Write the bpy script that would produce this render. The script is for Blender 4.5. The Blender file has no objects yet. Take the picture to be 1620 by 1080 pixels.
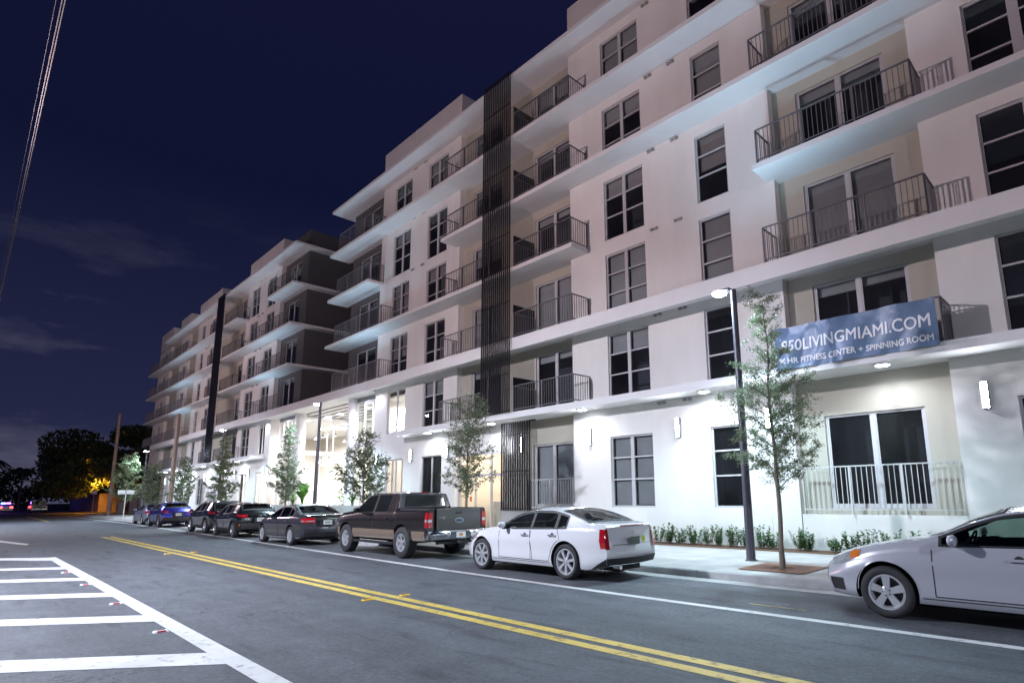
import bpy, bmesh, math, random
from mathutils import Vector, Matrix
R = math.radians
C = bpy.context.scene.collection
scene = bpy.context.scene

# ---------------------------------------------------------------- camera
cam = bpy.data.objects.new('camera', bpy.data.cameras.new('camera'))
C.objects.link(cam)
cam.matrix_world = Matrix(((0.71719948, 0.13090072, 0.68446322, 0.0),
                           (0.69673653, -0.11562166, -0.70794763, 0.0),
                           (-0.01353208, 0.9846302, -0.17412711, 1.55),
                           (0, 0, 0, 1)))
cam.data.sensor_fit = 'HORIZONTAL'
cam.data.sensor_width = 36.0
cam.data.lens = 921.2803 / 1620 * 36
cam.data.shift_x = -(894.6164 - 810) / 1620
cam.data.shift_y = (620.2879 - 540) / 1620
cam.data.clip_start = 0.05
cam.data.clip_end = 3000
scene.camera = cam

# ---------------------------------------------------------------- world: night sky with faint clouds
world = bpy.data.worlds.new("World")
scene.world = world
world.use_nodes = True
wn, wl = world.node_tree.nodes, world.node_tree.links
wn.clear()
wo = wn.new('ShaderNodeOutputWorld'); wb = wn.new('ShaderNodeBackground')
wtc = wn.new('ShaderNodeTexCoord'); wsep = wn.new('ShaderNodeSeparateXYZ')
wl.new(wtc.outputs['Generated'], wsep.inputs[0])
wr = wn.new('ShaderNodeValToRGB')
cr = wr.color_ramp
cr.elements[0].position = 0.0; cr.elements[0].color = (0.030, 0.032, 0.068, 1)
cr.elements[1].position = 1.0; cr.elements[1].color = (0.0085, 0.0085, 0.033, 1)
e = cr.elements.new(0.12); e.color = (0.016, 0.019, 0.054, 1)
e = cr.elements.new(0.45); e.color = (0.0045, 0.0065, 0.028, 1)
wl.new(wsep.outputs['Z'], wr.inputs[0])
wmap = wn.new('ShaderNodeMapping'); wmap.inputs['Scale'].default_value = (2.0, 2.0, 6.5)
wmap.inputs['Location'].default_value = (0.35, 0.0, 0.2)
wl.new(wtc.outputs['Generated'], wmap.inputs[0])
wno = wn.new('ShaderNodeTexNoise'); wno.inputs['Scale'].default_value = 1.6
wno.inputs['Detail'].default_value = 7; wno.inputs['Roughness'].default_value = 0.62
wl.new(wmap.outputs[0], wno.inputs['Vector'])
wcr = wn.new('ShaderNodeValToRGB')
wcr.color_ramp.elements[0].position = 0.5; wcr.color_ramp.elements[0].color = (0, 0, 0, 1)
wcr.color_ramp.elements[1].position = 0.72; wcr.color_ramp.elements[1].color = (0.060, 0.056, 0.072, 1)
wl.new(wno.outputs['Fac'], wcr.inputs[0])
whz = wn.new('ShaderNodeMapRange')      # clouds only low over the horizon
whz.inputs[1].default_value = 0.42; whz.inputs[2].default_value = 0.18
whz.inputs[3].default_value = 0.0; whz.inputs[4].default_value = 1.0
wl.new(wsep.outputs['Z'], whz.inputs[0])
wmul = wn.new('ShaderNodeVectorMath'); wmul.operation = 'SCALE'
wl.new(wcr.outputs[0], wmul.inputs[0]); wl.new(whz.outputs[0], wmul.inputs['Scale'])
wadd = wn.new('ShaderNodeVectorMath'); wadd.operation = 'ADD'
wl.new(wr.outputs[0], wadd.inputs[0]); wl.new(wmul.outputs[0], wadd.inputs[1])
wl.new(wadd.outputs[0], wb.inputs[0]); wb.inputs[1].default_value = 0.85
wl.new(wb.outputs[0], wo.inputs[0])

scene.view_settings.view_transform = 'Standard'
scene.view_settings.look = 'None'
scene.view_settings.exposure = 0.28
scene.view_settings.gamma = 1.0
scene.render.engine = 'CYCLES'
scene.cycles.use_denoising = True
scene.cycles.max_bounces = 6
scene.cycles.sample_clamp_indirect = 4.0
scene.cycles.blur_glossy = 0.1

# ---------------------------------------------------------------- helpers
def setp(o, label=None, cat=None, group=None, kind=None):
    if label: o['label'] = label
    if cat: o['category'] = cat
    if group: o['group'] = group
    if kind: o['kind'] = kind
    return o

def thing(name, loc, label, cat, group=None, rz=0.0):
    o = bpy.data.objects.new(name, None)
    o.empty_display_size = 0.2
    C.objects.link(o); o.location = loc; o.rotation_euler = (0, 0, rz)
    return setp(o, label, cat, group)

def light(name, kind, loc, energy, color, size=0.1, spot=None, blend=0.5, aim=None, parent=None):
    d = bpy.data.lights.new(name, kind)
    d.energy = energy; d.color = color
    if kind == 'SPOT':
        d.spot_size = R(spot); d.spot_blend = blend; d.shadow_soft_size = size
    elif kind == 'AREA':
        d.size = size
    else:
        d.shadow_soft_size = size
    o = bpy.data.objects.new(name, d); C.objects.link(o)
    o.location = loc
    if aim is not None:
        o.rotation_euler = (Vector(aim) - Vector(loc)).to_track_quat('-Z', 'Y').to_euler()
    if parent is not None:
        pl = parent.matrix_basis.inverted() if parent.parent is None else Matrix()
        o.parent = parent
        o.matrix_parent_inverse = pl
    return o

def mat(name, col, rough=0.7, metal=0.0, noise=None, bump=None, spec=0.5, emit=None, estr=1.0, coat=0.0, alpha=None):
    """noise=(scale, amount, detail[, stretch]) varies value; bump=(scale, strength, distance)"""
    m = bpy.data.materials.new(name); m.use_nodes = True
    n, l = m.node_tree.nodes, m.node_tree.links
    b = n['Principled BSDF']
    b.inputs['Base Color'].default_value = (*col, 1); b.inputs['Roughness'].default_value = rough
    b.inputs['Metallic'].default_value = metal; b.inputs['Specular IOR Level'].default_value = spec
    if coat: b.inputs['Coat Weight'].default_value = coat; b.inputs['Coat Roughness'].default_value = 0.06
    if emit:
        b.inputs['Emission Color'].default_value = (*emit, 1); b.inputs['Emission Strength'].default_value = estr
    tc = None
    if noise or bump:
        tc = n.new('ShaderNodeNewGeometry')
    if noise:
        t = n.new('ShaderNodeTexNoise'); t.inputs['Scale'].default_value = noise[0]
        t.inputs['Detail'].default_value = noise[2] if len(noise) > 2 else 5
        if len(noise) > 3:
            mp = n.new('ShaderNodeMapping'); mp.inputs['Scale'].default_value = noise[3]
            l.new(tc.outputs['Position'], mp.inputs[0]); l.new(mp.outputs[0], t.inputs['Vector'])
        else:
            l.new(tc.outputs['Position'], t.inputs['Vector'])
        mr = n.new('ShaderNodeMapRange')
        mr.inputs[1].default_value = 0.25; mr.inputs[2].default_value = 0.75
        mr.inputs[3].default_value = 1 - noise[1]; mr.inputs[4].default_value = 1 + noise[1]
        l.new(t.outputs['Fac'], mr.inputs[0])
        mx = n.new('ShaderNodeVectorMath'); mx.operation = 'SCALE'
        mx.inputs[0].default_value = col; l.new(mr.outputs[0], mx.inputs['Scale'])
        l.new(mx.outputs[0], b.inputs['Base Color'])
    if bump:
        t2 = n.new('ShaderNodeTexNoise'); t2.inputs['Scale'].default_value = bump[0]; t2.inputs['Detail'].default_value = 4
        l.new(tc.outputs['Position'], t2.inputs['Vector'])
        bp = n.new('ShaderNodeBump'); bp.inputs['Strength'].default_value = bump[1]; bp.inputs['Distance'].default_value = bump[2]
        l.new(t2.outputs['Fac'], bp.inputs['Height']); l.new(bp.outputs[0], b.inputs['Normal'])
    return m

def emis(name, col, s):
    m = bpy.data.materials.new(name); m.use_nodes = True
    n, l = m.node_tree.nodes, m.node_tree.links; n.clear()
    o = n.new('ShaderNodeOutputMaterial'); e = n.new('ShaderNodeEmission')
    e.inputs[0].default_value = (*col, 1); e.inputs[1].default_value = s
    l.new(e.outputs[0], o.inputs[0]); return m

def glassm(name, tint, refl_rough=0.02, ior=1.5, sheen=0.0):
    """thin glazing: fresnel mix of tinted see-through and mirror"""
    m = bpy.data.materials.new(name); m.use_nodes = True
    n, l = m.node_tree.nodes, m.node_tree.links; n.clear()
    o = n.new('ShaderNodeOutputMaterial'); mx = n.new('ShaderNodeMixShader')
    t = n.new('ShaderNodeBsdfTransparent'); t.inputs[0].default_value = (*tint, 1)
    g = n.new('ShaderNodeBsdfGlossy'); g.inputs['Roughness'].default_value = refl_rough
    f = n.new('ShaderNodeFresnel'); f.inputs[0].default_value = ior
    l.new(f.outputs[0], mx.inputs[0]); l.new(t.outputs[0], mx.inputs[1]); l.new(g.outputs[0], mx.inputs[2])
    if sheen:
        d = n.new('ShaderNodeBsdfDiffuse'); d.inputs[0].default_value = (.5, .52, .55, 1)  # pale diffuse layer imitating the grey sheen of light on glass
        m2 = n.new('ShaderNodeMixShader'); tx = n.new('ShaderNodeTexNoise'); tx.inputs['Scale'].default_value = .8
        gp = n.new('ShaderNodeNewGeometry'); l.new(gp.outputs['Position'], tx.inputs['Vector'])
        mr = n.new('ShaderNodeMapRange'); mr.inputs[1].default_value = .3; mr.inputs[2].default_value = .7; mr.inputs[3].default_value = sheen*.5; mr.inputs[4].default_value = sheen*1.5
        l.new(tx.outputs['Fac'], mr.inputs[0]); l.new(mr.outputs[0], m2.inputs[0])
        l.new(mx.outputs[0], m2.inputs[1]); l.new(d.outputs[0], m2.inputs[2]); l.new(m2.outputs[0], o.inputs[0]); return m
    l.new(mx.outputs[0], o.inputs[0]); return m

class MB:
    def __init__(s): s.v = []; s.f = []; s.m = []
    def quad(s, a, b, c, d, mi=0):
        i = len(s.v); s.v += [a, b, c, d]; s.f.append((i, i+1, i+2, i+3)); s.m.append(mi); return s
    def poly(s, pts, mi=0):
        i = len(s.v); s.v += list(pts); s.f.append(tuple(range(i, i+len(pts)))); s.m.append(mi); return s
    def box(s, x0, x1, y0, y1, z0, z1, mi=0):
        if x0 > x1: x0, x1 = x1, x0
        if y0 > y1: y0, y1 = y1, y0
        if z0 > z1: z0, z1 = z1, z0
        i = len(s.v)
        s.v += [(x0,y0,z0),(x1,y0,z0),(x1,y1,z0),(x0,y1,z0),(x0,y0,z1),(x1,y0,z1),(x1,y1,z1),(x0,y1,z1)]
        for q in ((0,3,2,1),(4,5,6,7),(0,1,5,4),(1,2,6,5),(2,3,7,6),(3,0,4,7)):
            s.f.append(tuple(i+k for k in q)); s.m.append(mi)
        return s
    def tube(s, p0, p1, r0, r1=None, n=8, mi=0, caps=True):
        r1 = r0 if r1 is None else r1
        p0, p1 = Vector(p0), Vector(p1); d = (p1-p0)
        if d.length < 1e-6: return s
        d.normalize()
        a = d.orthogonal().normalized(); b = d.cross(a)
        i = len(s.v)
        for p, r in ((p0, r0), (p1, r1)):
            for k in range(n):
                t = 2*math.pi*k/n
                s.v.append(tuple(p + a*math.cos(t)*r + b*math.sin(t)*r))
        for k in range(n):
            s.f.append((i+k, i+(k+1) % n, i+n+(k+1) % n, i+n+k)); s.m.append(mi)
        if caps:
            s.f.append(tuple(i+n-1-k for k in range(n))); s.m.append(mi)
            s.f.append(tuple(i+n+k for k in range(n))); s.m.append(mi)
        return s
    def path(s, pts, rads, n=6, mi=0):
        for k in range(len(pts)-1): s.tube(pts[k], pts[k+1], rads[k], rads[k+1], n, mi, caps=(k == len(pts)-2))
        return s
    def lathe(s, prof, n=24, axis='z', c=(0, 0, 0), mi=0, arc=None):
        i = len(s.v); m = len(prof)
        for k in range(n):
            t = 2*math.pi*k/n
            for r, h in prof:
                if axis == 'z': s.v.append((c[0]+r*math.cos(t), c[1]+r*math.sin(t), c[2]+h))
                else: s.v.append((c[0]+r*math.cos(t), c[1]+h, c[2]+r*math.sin(t)))
        for k in range(n):
            for j in range(m-1):
                a = i+k*m+j; b = i+((k+1) % n)*m+j
                s.f.append((a, b, b+1, a+1)); s.m.append(mi)
        return s
    def build(s, name, mats, parent=None, smooth=False, off=(0, 0, 0), angle=None):
        me = bpy.data.meshes.new(name)
        if off != (0, 0, 0): s.v = [(v[0]-off[0], v[1]-off[1], v[2]-off[2]) for v in s.v]
        me.from_pydata([tuple(v) for v in s.v], [], s.f)
        if not isinstance(mats, (list, tuple)): mats = [mats]
        for m in mats: me.materials.append(m)
        if len(mats) > 1: me.polygons.foreach_set('material_index', s.m)
        if smooth: me.polygons.foreach_set('use_smooth', [True]*len(me.polygons))
        me.update()
        if angle: me.set_sharp_from_angle(angle=R(angle))
        o = bpy.data.objects.new(name, me); C.objects.link(o)
        if parent is not None: o.parent = parent
        return o

def inst(proto, parent=None, loc=(0, 0, 0)):
    """copy of an object and its children (never bpy.ops)"""
    c = proto.copy(); C.objects.link(c); c.parent = parent; c.location = loc
    for ch in proto.children:
        inst(ch, c, ch.location)
    return c

def copy_tree(root, loc, rz=None, scale=None):
    c = inst(root, None, loc)
    if rz is not None: c.rotation_euler = (0, 0, rz)
    if scale is not None: c.scale = (scale, scale, scale) if not hasattr(scale, '__len__') else scale
    return c
# ---------------------------------------------------------------- materials
M = {}
M['stucco'] = mat('white_stucco', (0.69, 0.67, 0.635), 0.85, noise=(1.3, 0.075, 10, (1, 1, .28)), bump=(70, 0.35, 0.012))
M['tan'] = mat('tan_stucco', (0.41, 0.385, 0.32), 0.88, noise=(0.8, 0.06, 8), bump=(70, 0.35, 0.012))
M['dark'] = mat('charcoal_stucco', (0.085, 0.083, 0.088), 0.88, noise=(0.8, 0.08, 8), bump=(70, 0.35, 0.012))
M['slab'] = mat('painted_concrete', (0.72, 0.71, 0.70), 0.8, noise=(0.9, 0.05, 8), bump=(50, 0.25, 0.01))
M['frame'] = mat('window_frame_metal', (0.46, 0.45, 0.46), 0.45, 0.0, noise=(3, 0.04))
M['rail'] = mat('railing_metal', (0.15, 0.145, 0.155), 0.45, 0.2, noise=(3, 0.05))
M['lightrail'] = mat('light_grey_metal', (0.46, 0.46, 0.45), 0.5, noise=(3, 0.04))
M['louvre'] = mat('black_slat_metal', (0.022, 0.022, 0.026), 0.32, 0.3, noise=(2, 0.15))
M['pane'] = glassm('window_glass', (0.74, 0.78, 0.79), 0.015, 1.6, 0.022)
M['lobbyglass'] = glassm('clear_glass', (0.86, 0.90, 0.90), 0.01, 1.45)
M['blind'] = mat('roller_blind', (0.42, 0.41, 0.41), 0.9, noise=(1.5, 0.1))
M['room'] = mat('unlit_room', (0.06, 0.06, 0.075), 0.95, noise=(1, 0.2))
M['vent'] = mat('vent_metal', (0.26, 0.26, 0.27), 0.6, noise=(5, 0.1))
M['lamp_glow'] = emis('wall_lamp_glow', (0.86, 0.90, 1.0), 130.0)
M['disc_glow'] = emis('ceiling_lamp_glow', (0.80, 0.88, 1.0), 40.0)
M['head_glow'] = emis('street_lamp_glow', (0.66, 0.72, 1.0), 300.0)
M['pendant_glow'] = emis('pendant_glow', (0.82, 0.84, 1.0), 14.0)
M['interior'] = mat('lobby_plaster', (0.74, 0.68, 0.62), 0.8, noise=(0.7, 0.05))
M['intfloor'] = mat('lobby_tile', (0.42, 0.39, 0.36), 0.35, noise=(2, 0.05))
M['beigecurt'] = mat('beige_curtain', (0.55, 0.46, 0.36), 0.85, noise=(6, 0.08, 3, (4, 4, 0.3)))
M['concrete'] = mat('raw_concrete', (0.36, 0.36, 0.35), 0.85, noise=(1.6, 0.16, 9), bump=(40, 0.3, 0.01))
M['white_metal'] = mat('white_painted_metal', (0.75, 0.75, 0.76), 0.4, noise=(3, 0.03))
M['pole'] = mat('lamp_post_paint', (0.09, 0.09, 0.11), 0.38, 0.4, noise=(3, 0.1))
M['wood'] = mat('weathered_wood', (0.27, 0.20, 0.16), 0.9, noise=(6, 0.3, 6, (6, 6, 0.4)), bump=(30, 0.5, 0.01))
M['bark'] = mat('oak_bark', (0.17, 0.145, 0.115), 0.95, noise=(14, 0.35, 5, (1, 1, 0.3)), bump=(60, 0.6, 0.01))
M['rust'] = mat('rusty_grate', (0.19, 0.085, 0.048), 0.75, 0.3, noise=(9, 0.3), bump=(120, 0.4, 0.004))
M['mulch'] = mat('brown_mulch', (0.13, 0.07, 0.04), 0.95, noise=(40, 0.6, 6), bump=(60, 1.0, 0.02))
M['chrome'] = mat('chrome', (0.75, 0.76, 0.78), 0.12, 1.0, noise=(3, 0.03))
M['black'] = mat('black_plastic', (0.018, 0.018, 0.02), 0.55, noise=(9, 0.15))
M['rubber'] = mat('tyre_rubber', (0.028, 0.028, 0.03), 0.75, noise=(9, 0.2), bump=(90, 0.3, 0.004))
M['alloy'] = mat('alloy_rim', (0.72, 0.73, 0.76), 0.30, 0.7, noise=(5, 0.05))
M['disc'] = mat('brake_disc', (0.08, 0.08, 0.08), 0.5, 0.6, noise=(9, 0.2))
M['red'] = mat('red_lens', (0.42, 0.008, 0.016), 0.12, coat=1.0, noise=(30, 0.25), emit=(0.5, 0.0, 0.01), estr=0.0)
M['amber'] = mat('amber_lens', (0.62, 0.16, 0.02), 0.15, coat=1.0, noise=(20, 0.15))
M['yellowlens'] = mat('yellow_reflector', (0.80, 0.48, 0.05), 0.25, coat=1.0, noise=(40, 0.1))
M['clearlens'] = mat('clear_lamp_lens', (0.55, 0.57, 0.58), 0.12, 0.5, coat=1.0, noise=(26, 0.35))
M['plate'] = mat('licence_plate', (0.70, 0.72, 0.70), 0.45, noise=(60, 0.18))
M['carglass'] = glassm('car_glass', (0.40, 0.47, 0.44), 0.01, 1.5, 0.02)
M['darkglass'] = glassm('privacy_glass', (0.12, 0.14, 0.15), 0.01, 1.5)
M['carglass_light'] = glassm('light_car_glass', (0.46, 0.56, 0.52), 0.01, 1.5)
M['seat'] = mat('dark_upholstery', (0.05, 0.05, 0.052), 0.85, noise=(8, 0.2))
M['banner'] = mat('blue_vinyl', (0.13, 0.20, 0.31), 0.42, noise=(1.5, 0.12, 6), bump=(2.6, 0.55, 0.08))
M['lettering'] = mat('white_lettering', (0.80, 0.82, 0.84), 0.5, noise=(4, 0.04))
M['underhood'] = mat('wheel_well', (0.012, 0.012, 0.012), 0.9, noise=(9, 0.2))

def leafmat(name, a, b, tr=0.35):
    m = bpy.data.materials.new(name); m.use_nodes = True
    n, l = m.node_tree.nodes, m.node_tree.links
    p = n['Principled BSDF']; p.inputs['Roughness'].default_value = 0.5
    g = n.new('ShaderNodeNewGeometry'); r = n.new('ShaderNodeValToRGB')
    r.color_ramp.elements[0].color = (*a, 1); r.color_ramp.elements[1].color = (*b, 1)
    l.new(g.outputs['Random Per Island'], r.inputs[0]); l.new(r.outputs[0], p.inputs['Base Color'])
    t = n.new('ShaderNodeBsdfTranslucent'); l.new(r.outputs[0], t.inputs[0])
    mx = n.new('ShaderNodeMixShader'); mx.inputs[0].default_value = tr
    l.new(p.outputs[0], mx.inputs[1]); l.new(t.outputs[0], mx.inputs[2])
    l.new(mx.outputs[0], n['Material Output'].inputs[0]); return m
M['leaf'] = leafmat('oak_leaf', (0.075, 0.11, 0.06), (0.22, 0.26, 0.15))
M['leafpale'] = leafmat('pale_oak_leaf', (0.10, 0.13, 0.07), (0.24, 0.27, 0.15))
M['leafdark'] = leafmat('dark_tree_leaf', (0.04, 0.06, 0.03), (0.08, 0.12, 0.05), 0.25)
M['shrub'] = leafmat('shrub_leaf', (0.035, 0.11, 0.03), (0.09, 0.24, 0.07), 0.3)
M['palm'] = leafmat('palm_leaf', (0.05, 0.16, 0.02), (0.10, 0.28, 0.04), 0.3)

def asphalt():
    m = mat('asphalt', (0.06, 0.06, 0.063), 0.78, bump=(220, 0.5, 0.006))
    n, l = m.node_tree.nodes, m.node_tree.links; b = n['Principled BSDF']
    g = n.new('ShaderNodeNewGeometry')
    def noise(scale, det, vec=None, rough=0.6):
        t = n.new('ShaderNodeTexNoise'); t.inputs['Scale'].default_value = scale; t.inputs['Detail'].default_value = det
        t.inputs['Roughness'].default_value = rough
        l.new(vec or g.outputs['Position'], t.inputs['Vector']); return t
    mp = n.new('ShaderNodeMapping'); mp.inputs['Scale'].default_value = (0.12, 1.1, 1)
    l.new(g.outputs['Position'], mp.inputs[0])
    big = noise(0.9, 6, mp.outputs[0]); med = noise(2.2, 8); fine = noise(90, 3)
    def rng(src, a, b_, c, d):
        r = n.new('ShaderNodeMapRange'); r.inputs[1].default_value = a; r.inputs[2].default_value = b_
        r.inputs[3].default_value = c; r.inputs[4].default_value = d; l.new(src, r.inputs[0]); return r.outputs[0]
    def mul(a, b_):
        r = n.new('ShaderNodeMath'); r.operation = 'MULTIPLY'; l.new(a, r.inputs[0]); l.new(b_, r.inputs[1]); return r.outputs[0]
    v = mul(mul(mul(rng(big.outputs['Fac'], .3, .7, .72, 1.25), rng(med.outputs['Fac'], .3, .7, .80, 1.18)), rng(fine.outputs['Fac'], .3, .7, .5, 1.55)), rng(noise(17, 6, None, .8).outputs['Fac'], .32, .68, .62, 1.4))
    # dark tyre smears
    mp2 = n.new('ShaderNodeMapping'); mp2.inputs['Scale'].default_value = (0.7, 3.2, 1); mp2.inputs['Rotation'].default_value = (0, 0, 0.15)
    l.new(g.outputs['Position'], mp2.inputs[0])
    st = noise(1.1, 4, mp2.outputs[0], 0.5)
    v = mul(v, rng(st.outputs['Fac'], .56, .70, 1.0, .62))
    # pale specks
    vo = n.new('ShaderNodeTexVoronoi'); vo.inputs['Scale'].default_value = 0.9; l.new(g.outputs['Position'], vo.inputs['Vector'])
    v2 = rng(vo.outputs['Distance'], 0.012, 0.03, 3.0, 1.0)
    v = mul(v, v2)
    # fine cracks
    dn = noise(1.7, 5); ad = n.new('ShaderNodeVectorMath'); ad.operation = 'MULTIPLY_ADD'; ad.inputs[1].default_value = (.9, .9, .9)
    l.new(dn.outputs['Color'], ad.inputs[0]); l.new(g.outputs['Position'], ad.inputs[2])
    vc = n.new('ShaderNodeTexVoronoi'); vc.feature = 'DISTANCE_TO_EDGE'; vc.inputs['Scale'].default_value = 0.42; l.new(ad.outputs[0], vc.inputs['Vector'])
    ck = rng(vc.outputs['Distance'], .0015, .006, .45, 1.0); mk = rng(noise(.35, 3).outputs['Fac'], .48, .56, 0.0, 1.0)
    mxk = n.new('ShaderNodeMix'); l.new(mk, mxk.inputs[0]); mxk.inputs[2].default_value = 1.0; l.new(ck, mxk.inputs[3])
    v = mul(v, mxk.outputs[0])
    sc = n.new('ShaderNodeVectorMath'); sc.operation = 'SCALE'; sc.inputs[0].default_value = (0.080, 0.087, 0.099)
    l.new(v, sc.inputs['Scale']); l.new(sc.outputs[0], b.inputs['Base Color'])
    return m
M['asphalt'] = asphalt()

def paintm(name, col, wear=0.5, scale=7):
    """road paint worn through to asphalt"""
    m = mat(name, col, 0.65, bump=(200, 0.3, 0.004))
    n, l = m.node_tree.nodes, m.node_tree.links; b = n['Principled BSDF']
    g = n.new('ShaderNodeNewGeometry')
    t = n.new('ShaderNodeTexNoise'); t.inputs['Scale'].default_value = scale; t.inputs['Detail'].default_value = 9
    t.inputs['Roughness'].default_value = 0.72
    l.new(g.outputs['Position'], t.inputs['Vector'])
    r = n.new('ShaderNodeValToRGB'); r.color_ramp.elements[0].position = wear - 0.17; r.color_ramp.elements[1].position = wear - 0.06
    r.color_ramp.elements[0].color = (col[0]*.35+.03, col[1]*.35+.03, col[2]*.35+.03, 1); r.color_ramp.elements[1].color = (*col, 1)
    l.new(t.outputs['Fac'], r.inputs[0])
    t2 = n.new('ShaderNodeTexNoise'); t2.inputs['Scale'].default_value = 1.3; t2.inputs['Detail'].default_value = 6
    l.new(g.outputs['Position'], t2.inputs['Vector'])
    mr = n.new('ShaderNodeMapRange'); mr.inputs[1].default_value = .3; mr.inputs[2].default_value = .7
    mr.inputs[3].default_value = .82; mr.inputs[4].default_value = 1.1; l.new(t2.outputs['Fac'], mr.inputs[0])
    sc = n.new('ShaderNodeVectorMath'); sc.operation = 'SCALE'
    l.new(r.outputs[0], sc.inputs[0]); l.new(mr.outputs[0], sc.inputs['Scale']); l.new(sc.outputs[0], b.inputs['Base Color'])
    return m
M['pwhite'] = paintm('white_road_paint', (0.64, 0.64, 0.63), 0.51)
M['pyellow'] = paintm('yellow_road_paint', (0.60, 0.44, 0.09), 0.54)

def pavm():
    m = mat('sidewalk_concrete', (0.42, 0.41, 0.39), 0.85, bump=(80, 0.3, 0.006))
    n, l = m.node_tree.nodes, m.node_tree.links; b = n['Principled BSDF']
    g = n.new('ShaderNodeNewGeometry')
    br = n.new('ShaderNodeTexBrick'); br.offset = 0.0; br.inputs['Scale'].default_value = 1.0
    br.inputs['Brick Width'].default_value = 1.5; br.inputs['Row Height'].default_value = 1.4
    br.inputs['Mortar Size'].default_value = 0.008
    br.inputs['Color1'].default_value = (0.44, 0.43, 0.41, 1); br.inputs['Color2'].default_value = (0.40, 0.395, 0.38, 1)
    br.inputs['Mortar'].default_value = (0.22, 0.21, 0.2, 1)
    l.new(g.outputs['Position'], br.inputs['Vector'])
    t = n.new('ShaderNodeTexNoise'); t.inputs['Scale'].default_value = 1.7; t.inputs['Detail'].default_value = 9
    l.new(g.outputs['Position'], t.inputs['Vector'])
    mr = n.new('ShaderNodeMapRange'); mr.inputs[1].default_value = .3; mr.inputs[2].default_value = .7
    mr.inputs[3].default_value = .84; mr.inputs[4].default_value = 1.12; l.new(t.outputs['Fac'], mr.inputs[0])
    sc = n.new('ShaderNodeVectorMath'); sc.operation = 'SCALE'
    l.new(br.outputs['Color'], sc.inputs[0]); l.new(mr.outputs[0], sc.inputs['Scale']); l.new(sc.outputs[0], b.inputs['Base Color'])
    return m
M['pave'] = pavm()
M['kerb'] = mat('kerb_concrete', (0.38, 0.38, 0.38), 0.85, noise=(2.2, 0.35, 10), bump=(60, 0.4, 0.008))
M['gutter'] = mat('gutter_concrete', (0.40, 0.40, 0.39), 0.85, noise=(2.2, 0.2, 9), bump=(60, 0.4, 0.006))
M['earth'] = mat('dark_ground', (0.05, 0.05, 0.04), 0.95, noise=(0.5, 0.3, 8), bump=(10, 0.5, 0.05))

# ---------------------------------------------------------------- ground, road, markings
def sheet(name, pts, z, m, kind='structure'):
    b = MB(); b.poly([(p[0], p[1], z) for p in pts]); return setp(b.build(name, m), kind=kind)
sheet('ground', [(-900, -500), (400, -500), (400, 600), (-900, 600)], -0.012, M['earth'])
sheet('road', [(-700, -14), (60, -14), (60, 9.52), (-82, 9.9), (-82, 14), (-700, 24)], 0.0, M['asphalt'])
def ribbon(name, pts, w, m, z=0.004, label=None):
    b = MB(); n = len(pts)
    for k in range(n-1):
        (x0, y0), (x1, y1) = pts[k], pts[k+1]
        seg = max(1, int(abs(x1-x0)/6))
        for j in range(seg):
            a, c = j/seg, (j+1)/seg
            xa, ya, xb, yb = x0+(x1-x0)*a, y0+(y1-y0)*a, x0+(x1-x0)*c, y0+(y1-y0)*c
            b.quad((xa, ya-w/2, z), (xb, yb-w/2, z), (xb, yb+w/2, z), (xa, ya+w/2, z))
    return setp(b.build(name, m), kind='structure')
ribbon('parking_lane_line', [(-85, 8.76), (-54, 8.70), (-30, 8.2), (-11, 7.52), (-6, 7.48), (6, 7.54)], 0.15, M['pwhite'])
ribbon('centre_line', [(-33.4, 5.02), (-11, 5.03), (8, 5.03)], 0.15, M['pyellow'])
ribbon('centre_line', [(-33.4, 4.74), (-11, 4.77), (8, 4.77)], 0.15, M['pyellow'])
ribbon('centre_line', [(-92, 5.9), (-65, 5.5)], 0.2, M['pyellow'])
hb = MB()
z = 0.004
hb.quad((-22.6, 1.99, z), (3, 1.99, z), (3, 2.19, z), (-22.6, 2.19, z))
for k in range(-3, 5):
    xf = -7.12 - 2.96*k
    if xf < -20: continue
    hb.quad((xf-0.0, 1.989, z), (xf-2.35, -0.8, z), (xf-2.35+0.6, -0.8, z), (xf+0.62, 1.989, z))
hb.quad((-21.3, 1.989, z), (-22.6, 1.989, z), (-24.5, 0.2, z), (-23.9, 0.2, z))
hb.quad((-29.9, 2.0, z), (-30.6, 2.15, z), (-36, 1.3, z), (-35.4, 1.0, z))
setp(hb.build('hatched_road_marking', M['pwhite']), kind='structure')
tm = MB(); tm.quad((-4.19, 8.02, z), (-3.38, 8.03, z), (-3.38, 8.06, z), (-4.19, 8.05, z))
setp(tm.build('parking_tick_line', M['pyellow']), kind='structure')

# raised markers beside the hatching and the centre line
def marker(x, y, col, label, group, lens):
    t = thing('road_marker', (x, y, 0.0), label, 'road marker', group)
    b = MB()
    v0 = [(-.055, -.08, 0.001), (.055, -.08, 0.001), (.055, .08, 0.001), (-.055, .08, 0.001)]; v1 = [(-.03, -.065, .02), (.03, -.065, .02), (.03, .065, .02), (-.03, .065, .02)]
    i = 0; b.v = v0+v1
    for q in ((4, 5, 6, 7), (0, 1, 5, 4), (1, 2, 6, 5), (2, 3, 7, 6), (3, 0, 4, 7)): b.f.append(q); b.m.append(0)
    b.build('housing', col, t)
    l = MB(); l.quad((.0545, -.045, .005), (.0545, .045, .005), (.036, .045, .018), (.036, -.045, .018)); l.quad((-.016, -.04, .0215), (.016, -.04, .0215), (.016, .04, .0215), (-.016, .04, .0215)); l.build('reflector', lens, t)
    return t
nth = ['nearest', 'second nearest', 'third nearest', 'farthest']
for k, x in enumerate((-8.67, -11.53, -14.6, -17.49)):
    marker(x, 1.90, M['lettering'], 'white raised marker with red reflector inside the white hatching, %s of the row' % nth[k], 'red reflectors along the hatching', M['red'])
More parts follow.
